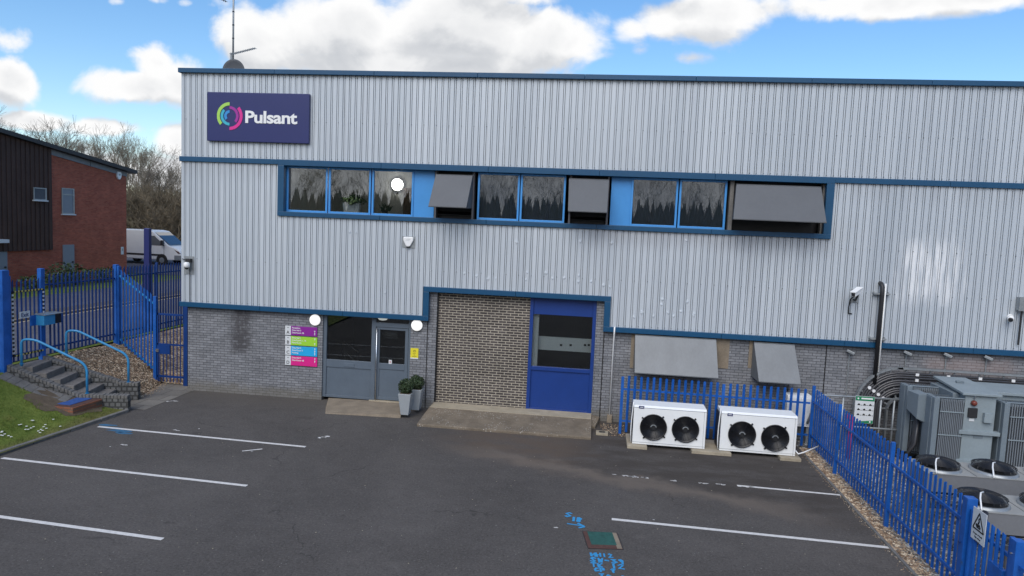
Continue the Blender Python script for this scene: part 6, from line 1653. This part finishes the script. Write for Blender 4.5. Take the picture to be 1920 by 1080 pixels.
def place_tree(me, px, top, Y, label, group, name='bare_tree', cat='tree', wide=1.):
    x = FX(px, 400, Y)[0]; zt_ = FX(px, top, Y)[1]; z0 = tz(x, Y)-.1; s = (zt_-z0)/12.
    t = thing(name, (x, Y, z0), label, cat, group)
    o = bpy.data.objects.new('crown', me); COL.objects.link(o); o.parent = t; o.scale = (s*wide, s*wide, s); o.rotation_euler = (0, 0, rnt.uniform(0, 6.28))
    r = .16*s
    MB().tube([(x, Y, z0-.2), (x, Y, z0+.25*s)], [r*1.35, r*1.1], 8).build('root_flare', me.materials[0], t)
rnt = random.Random(2)
lt1 = 'bare leafless tree showing above the roof of the brick building'
lt2 = 'bare leafless tree in the dense group right of the brick building'
for i, (px, top, Y) in enumerate(((-25, 190, 50), (8, 200, 44), (42, 232, 52), (75, 238, 47), (115, 224, 50), (150, 226, 46), (185, 232, 50), (220, 228, 49), (20, 216, 62), (130, 230, 62))):
    place_tree(T1[i % 3], px, top, Y, lt1, 'bare trees behind the brick building')
for i, (px, top, Y) in enumerate(((246, 252, 47), (268, 262, 50), (290, 292, 45), (312, 300, 52), (334, 312, 47), (350, 322, 54), (258, 250, 60), (300, 286, 60), (325, 298, 62))):
    place_tree(T1[(i+1) % 3], px, top, Y, lt2, 'bare trees right of the brick building')
for i, (px, top, Y) in enumerate(((240, 345, 41), (256, 330, 43), (272, 352, 40), (290, 335, 43), (306, 350, 41), (322, 338, 44), (338, 350, 41), (352, 340, 44), (228, 350, 45), (282, 375, 38.5), (316, 380, 38.5))):
    place_tree(S1[i % 2], px, top, Y, 'brown leafless scrub bush below the bare trees behind the white van', 'scrub bushes behind the van', 'scrub_bush', 'bush', 1.25)
ug = MB(); rg = random.Random(44)
for _ in range(9000):
    Y = rg.uniform(45, 56); px = rg.uniform(-60, 400); x = FX(px, 400, Y)[0]; hmax = 6.0*(.6+.4*math.sin(x*.9)*math.sin(x*.37+1)); z = tz(x, Y)+hmax*rg.random()**1.3
    d = Vector((rg.gauss(0, .5), rg.gauss(0, .5), rg.uniform(.2, 1))).normalized()*rg.uniform(.3, 1.0); s_ = Vector((d.y, -d.x, 0)).normalized()*rg.uniform(.008, .03); p = Vector((x, Y, z))
    ug.q([p-s_, p+s_, p+d+s_*.3, p+d-s_*.3])
tag(ug.build('undergrowth', 'scrub', None, recalc=False), 'tangle of brown undergrowth beneath the bare trees', 'undergrowth', kind='stuff')
# wooded belt on the far side of the car park (seen mirrored in the windows)
wood = MB(); firs = MB(); rg = random.Random(9)
base = [bare_tree(s, 12., spread=.42, levels=6, girth=.006, twig=.006) for s in (31, 37)]
def add_scaled(src, x, y, z, s, a):
    k = len(wood.v); ca, sa = math.cos(a)*s, math.sin(a)*s
    wood.v += [(x+u*ca-v*sa, y+u*sa+v*ca, z+w*s) for u, v, w in src.v]; wood.f += [tuple(k+i for i in f) for f in src.f]
for i in range(24):
    add_scaled(base[i % 2], -80+6.4*i+rg.uniform(-2, 2), -112+rg.uniform(-5, 5), 0, rg.uniform(1.25, 1.8), rg.uniform(0, 6.28))
for i in range(300):
    x = -84+1.17*(i % 150)+rg.uniform(-.5, .5); h = 9.6+.5*math.sin(i*.31)+rg.uniform(-.35, .35); w = rg.uniform(2.6, 3.8); y = (-90 if i < 150 else -94)+rg.uniform(-1.5, 1.5); n = 7
    for lay in range(6):
        z0 = h*lay/6.6; r0 = w*(1-lay/6.3)
        for j in range(n):
            a0, a1 = 6.283*j/n, 6.283*(j+1)/n; k = rg.uniform(.75, 1.25)
            firs.q([(x+r0*k*math.cos(a0), y+r0*math.sin(a0), z0), (x+r0*math.cos(a1), y+r0*math.sin(a1), z0), (x+rg.uniform(-.2, .2), y, z0+h*.3)])
for _ in range(20000):                                 # fine branch ends that blur the top of the belt
    x = rg.uniform(-82, 82); z = 5.5+8.5*rg.random()**1.9+1.2*math.sin(x*.33)+.8*math.sin(x*.9+1); y = -90+rg.uniform(-3, 3)
    d = Vector((rg.gauss(0, .45), rg.gauss(0, .3), rg.uniform(.3, 1))).normalized()*rg.uniform(.4, 1.3); sv = Vector((d.z, 0, -d.x)).normalized()*rg.uniform(.006, .022); p = Vector((x, y, z))
    wood.q([p-sv, p+sv, p+d+sv*.3, p+d-sv*.3])
tag(firs.build('conifers', 'leaf_dark', None, recalc=False), 'far belt of dark conifers beyond the car park, mirrored in the upper windows', 'trees', kind='stuff')
tag(wood.build('treeline', 'scrub', None, recalc=False), 'far wooded belt beyond the car park, mirrored in the upper windows', 'trees', kind='stuff')
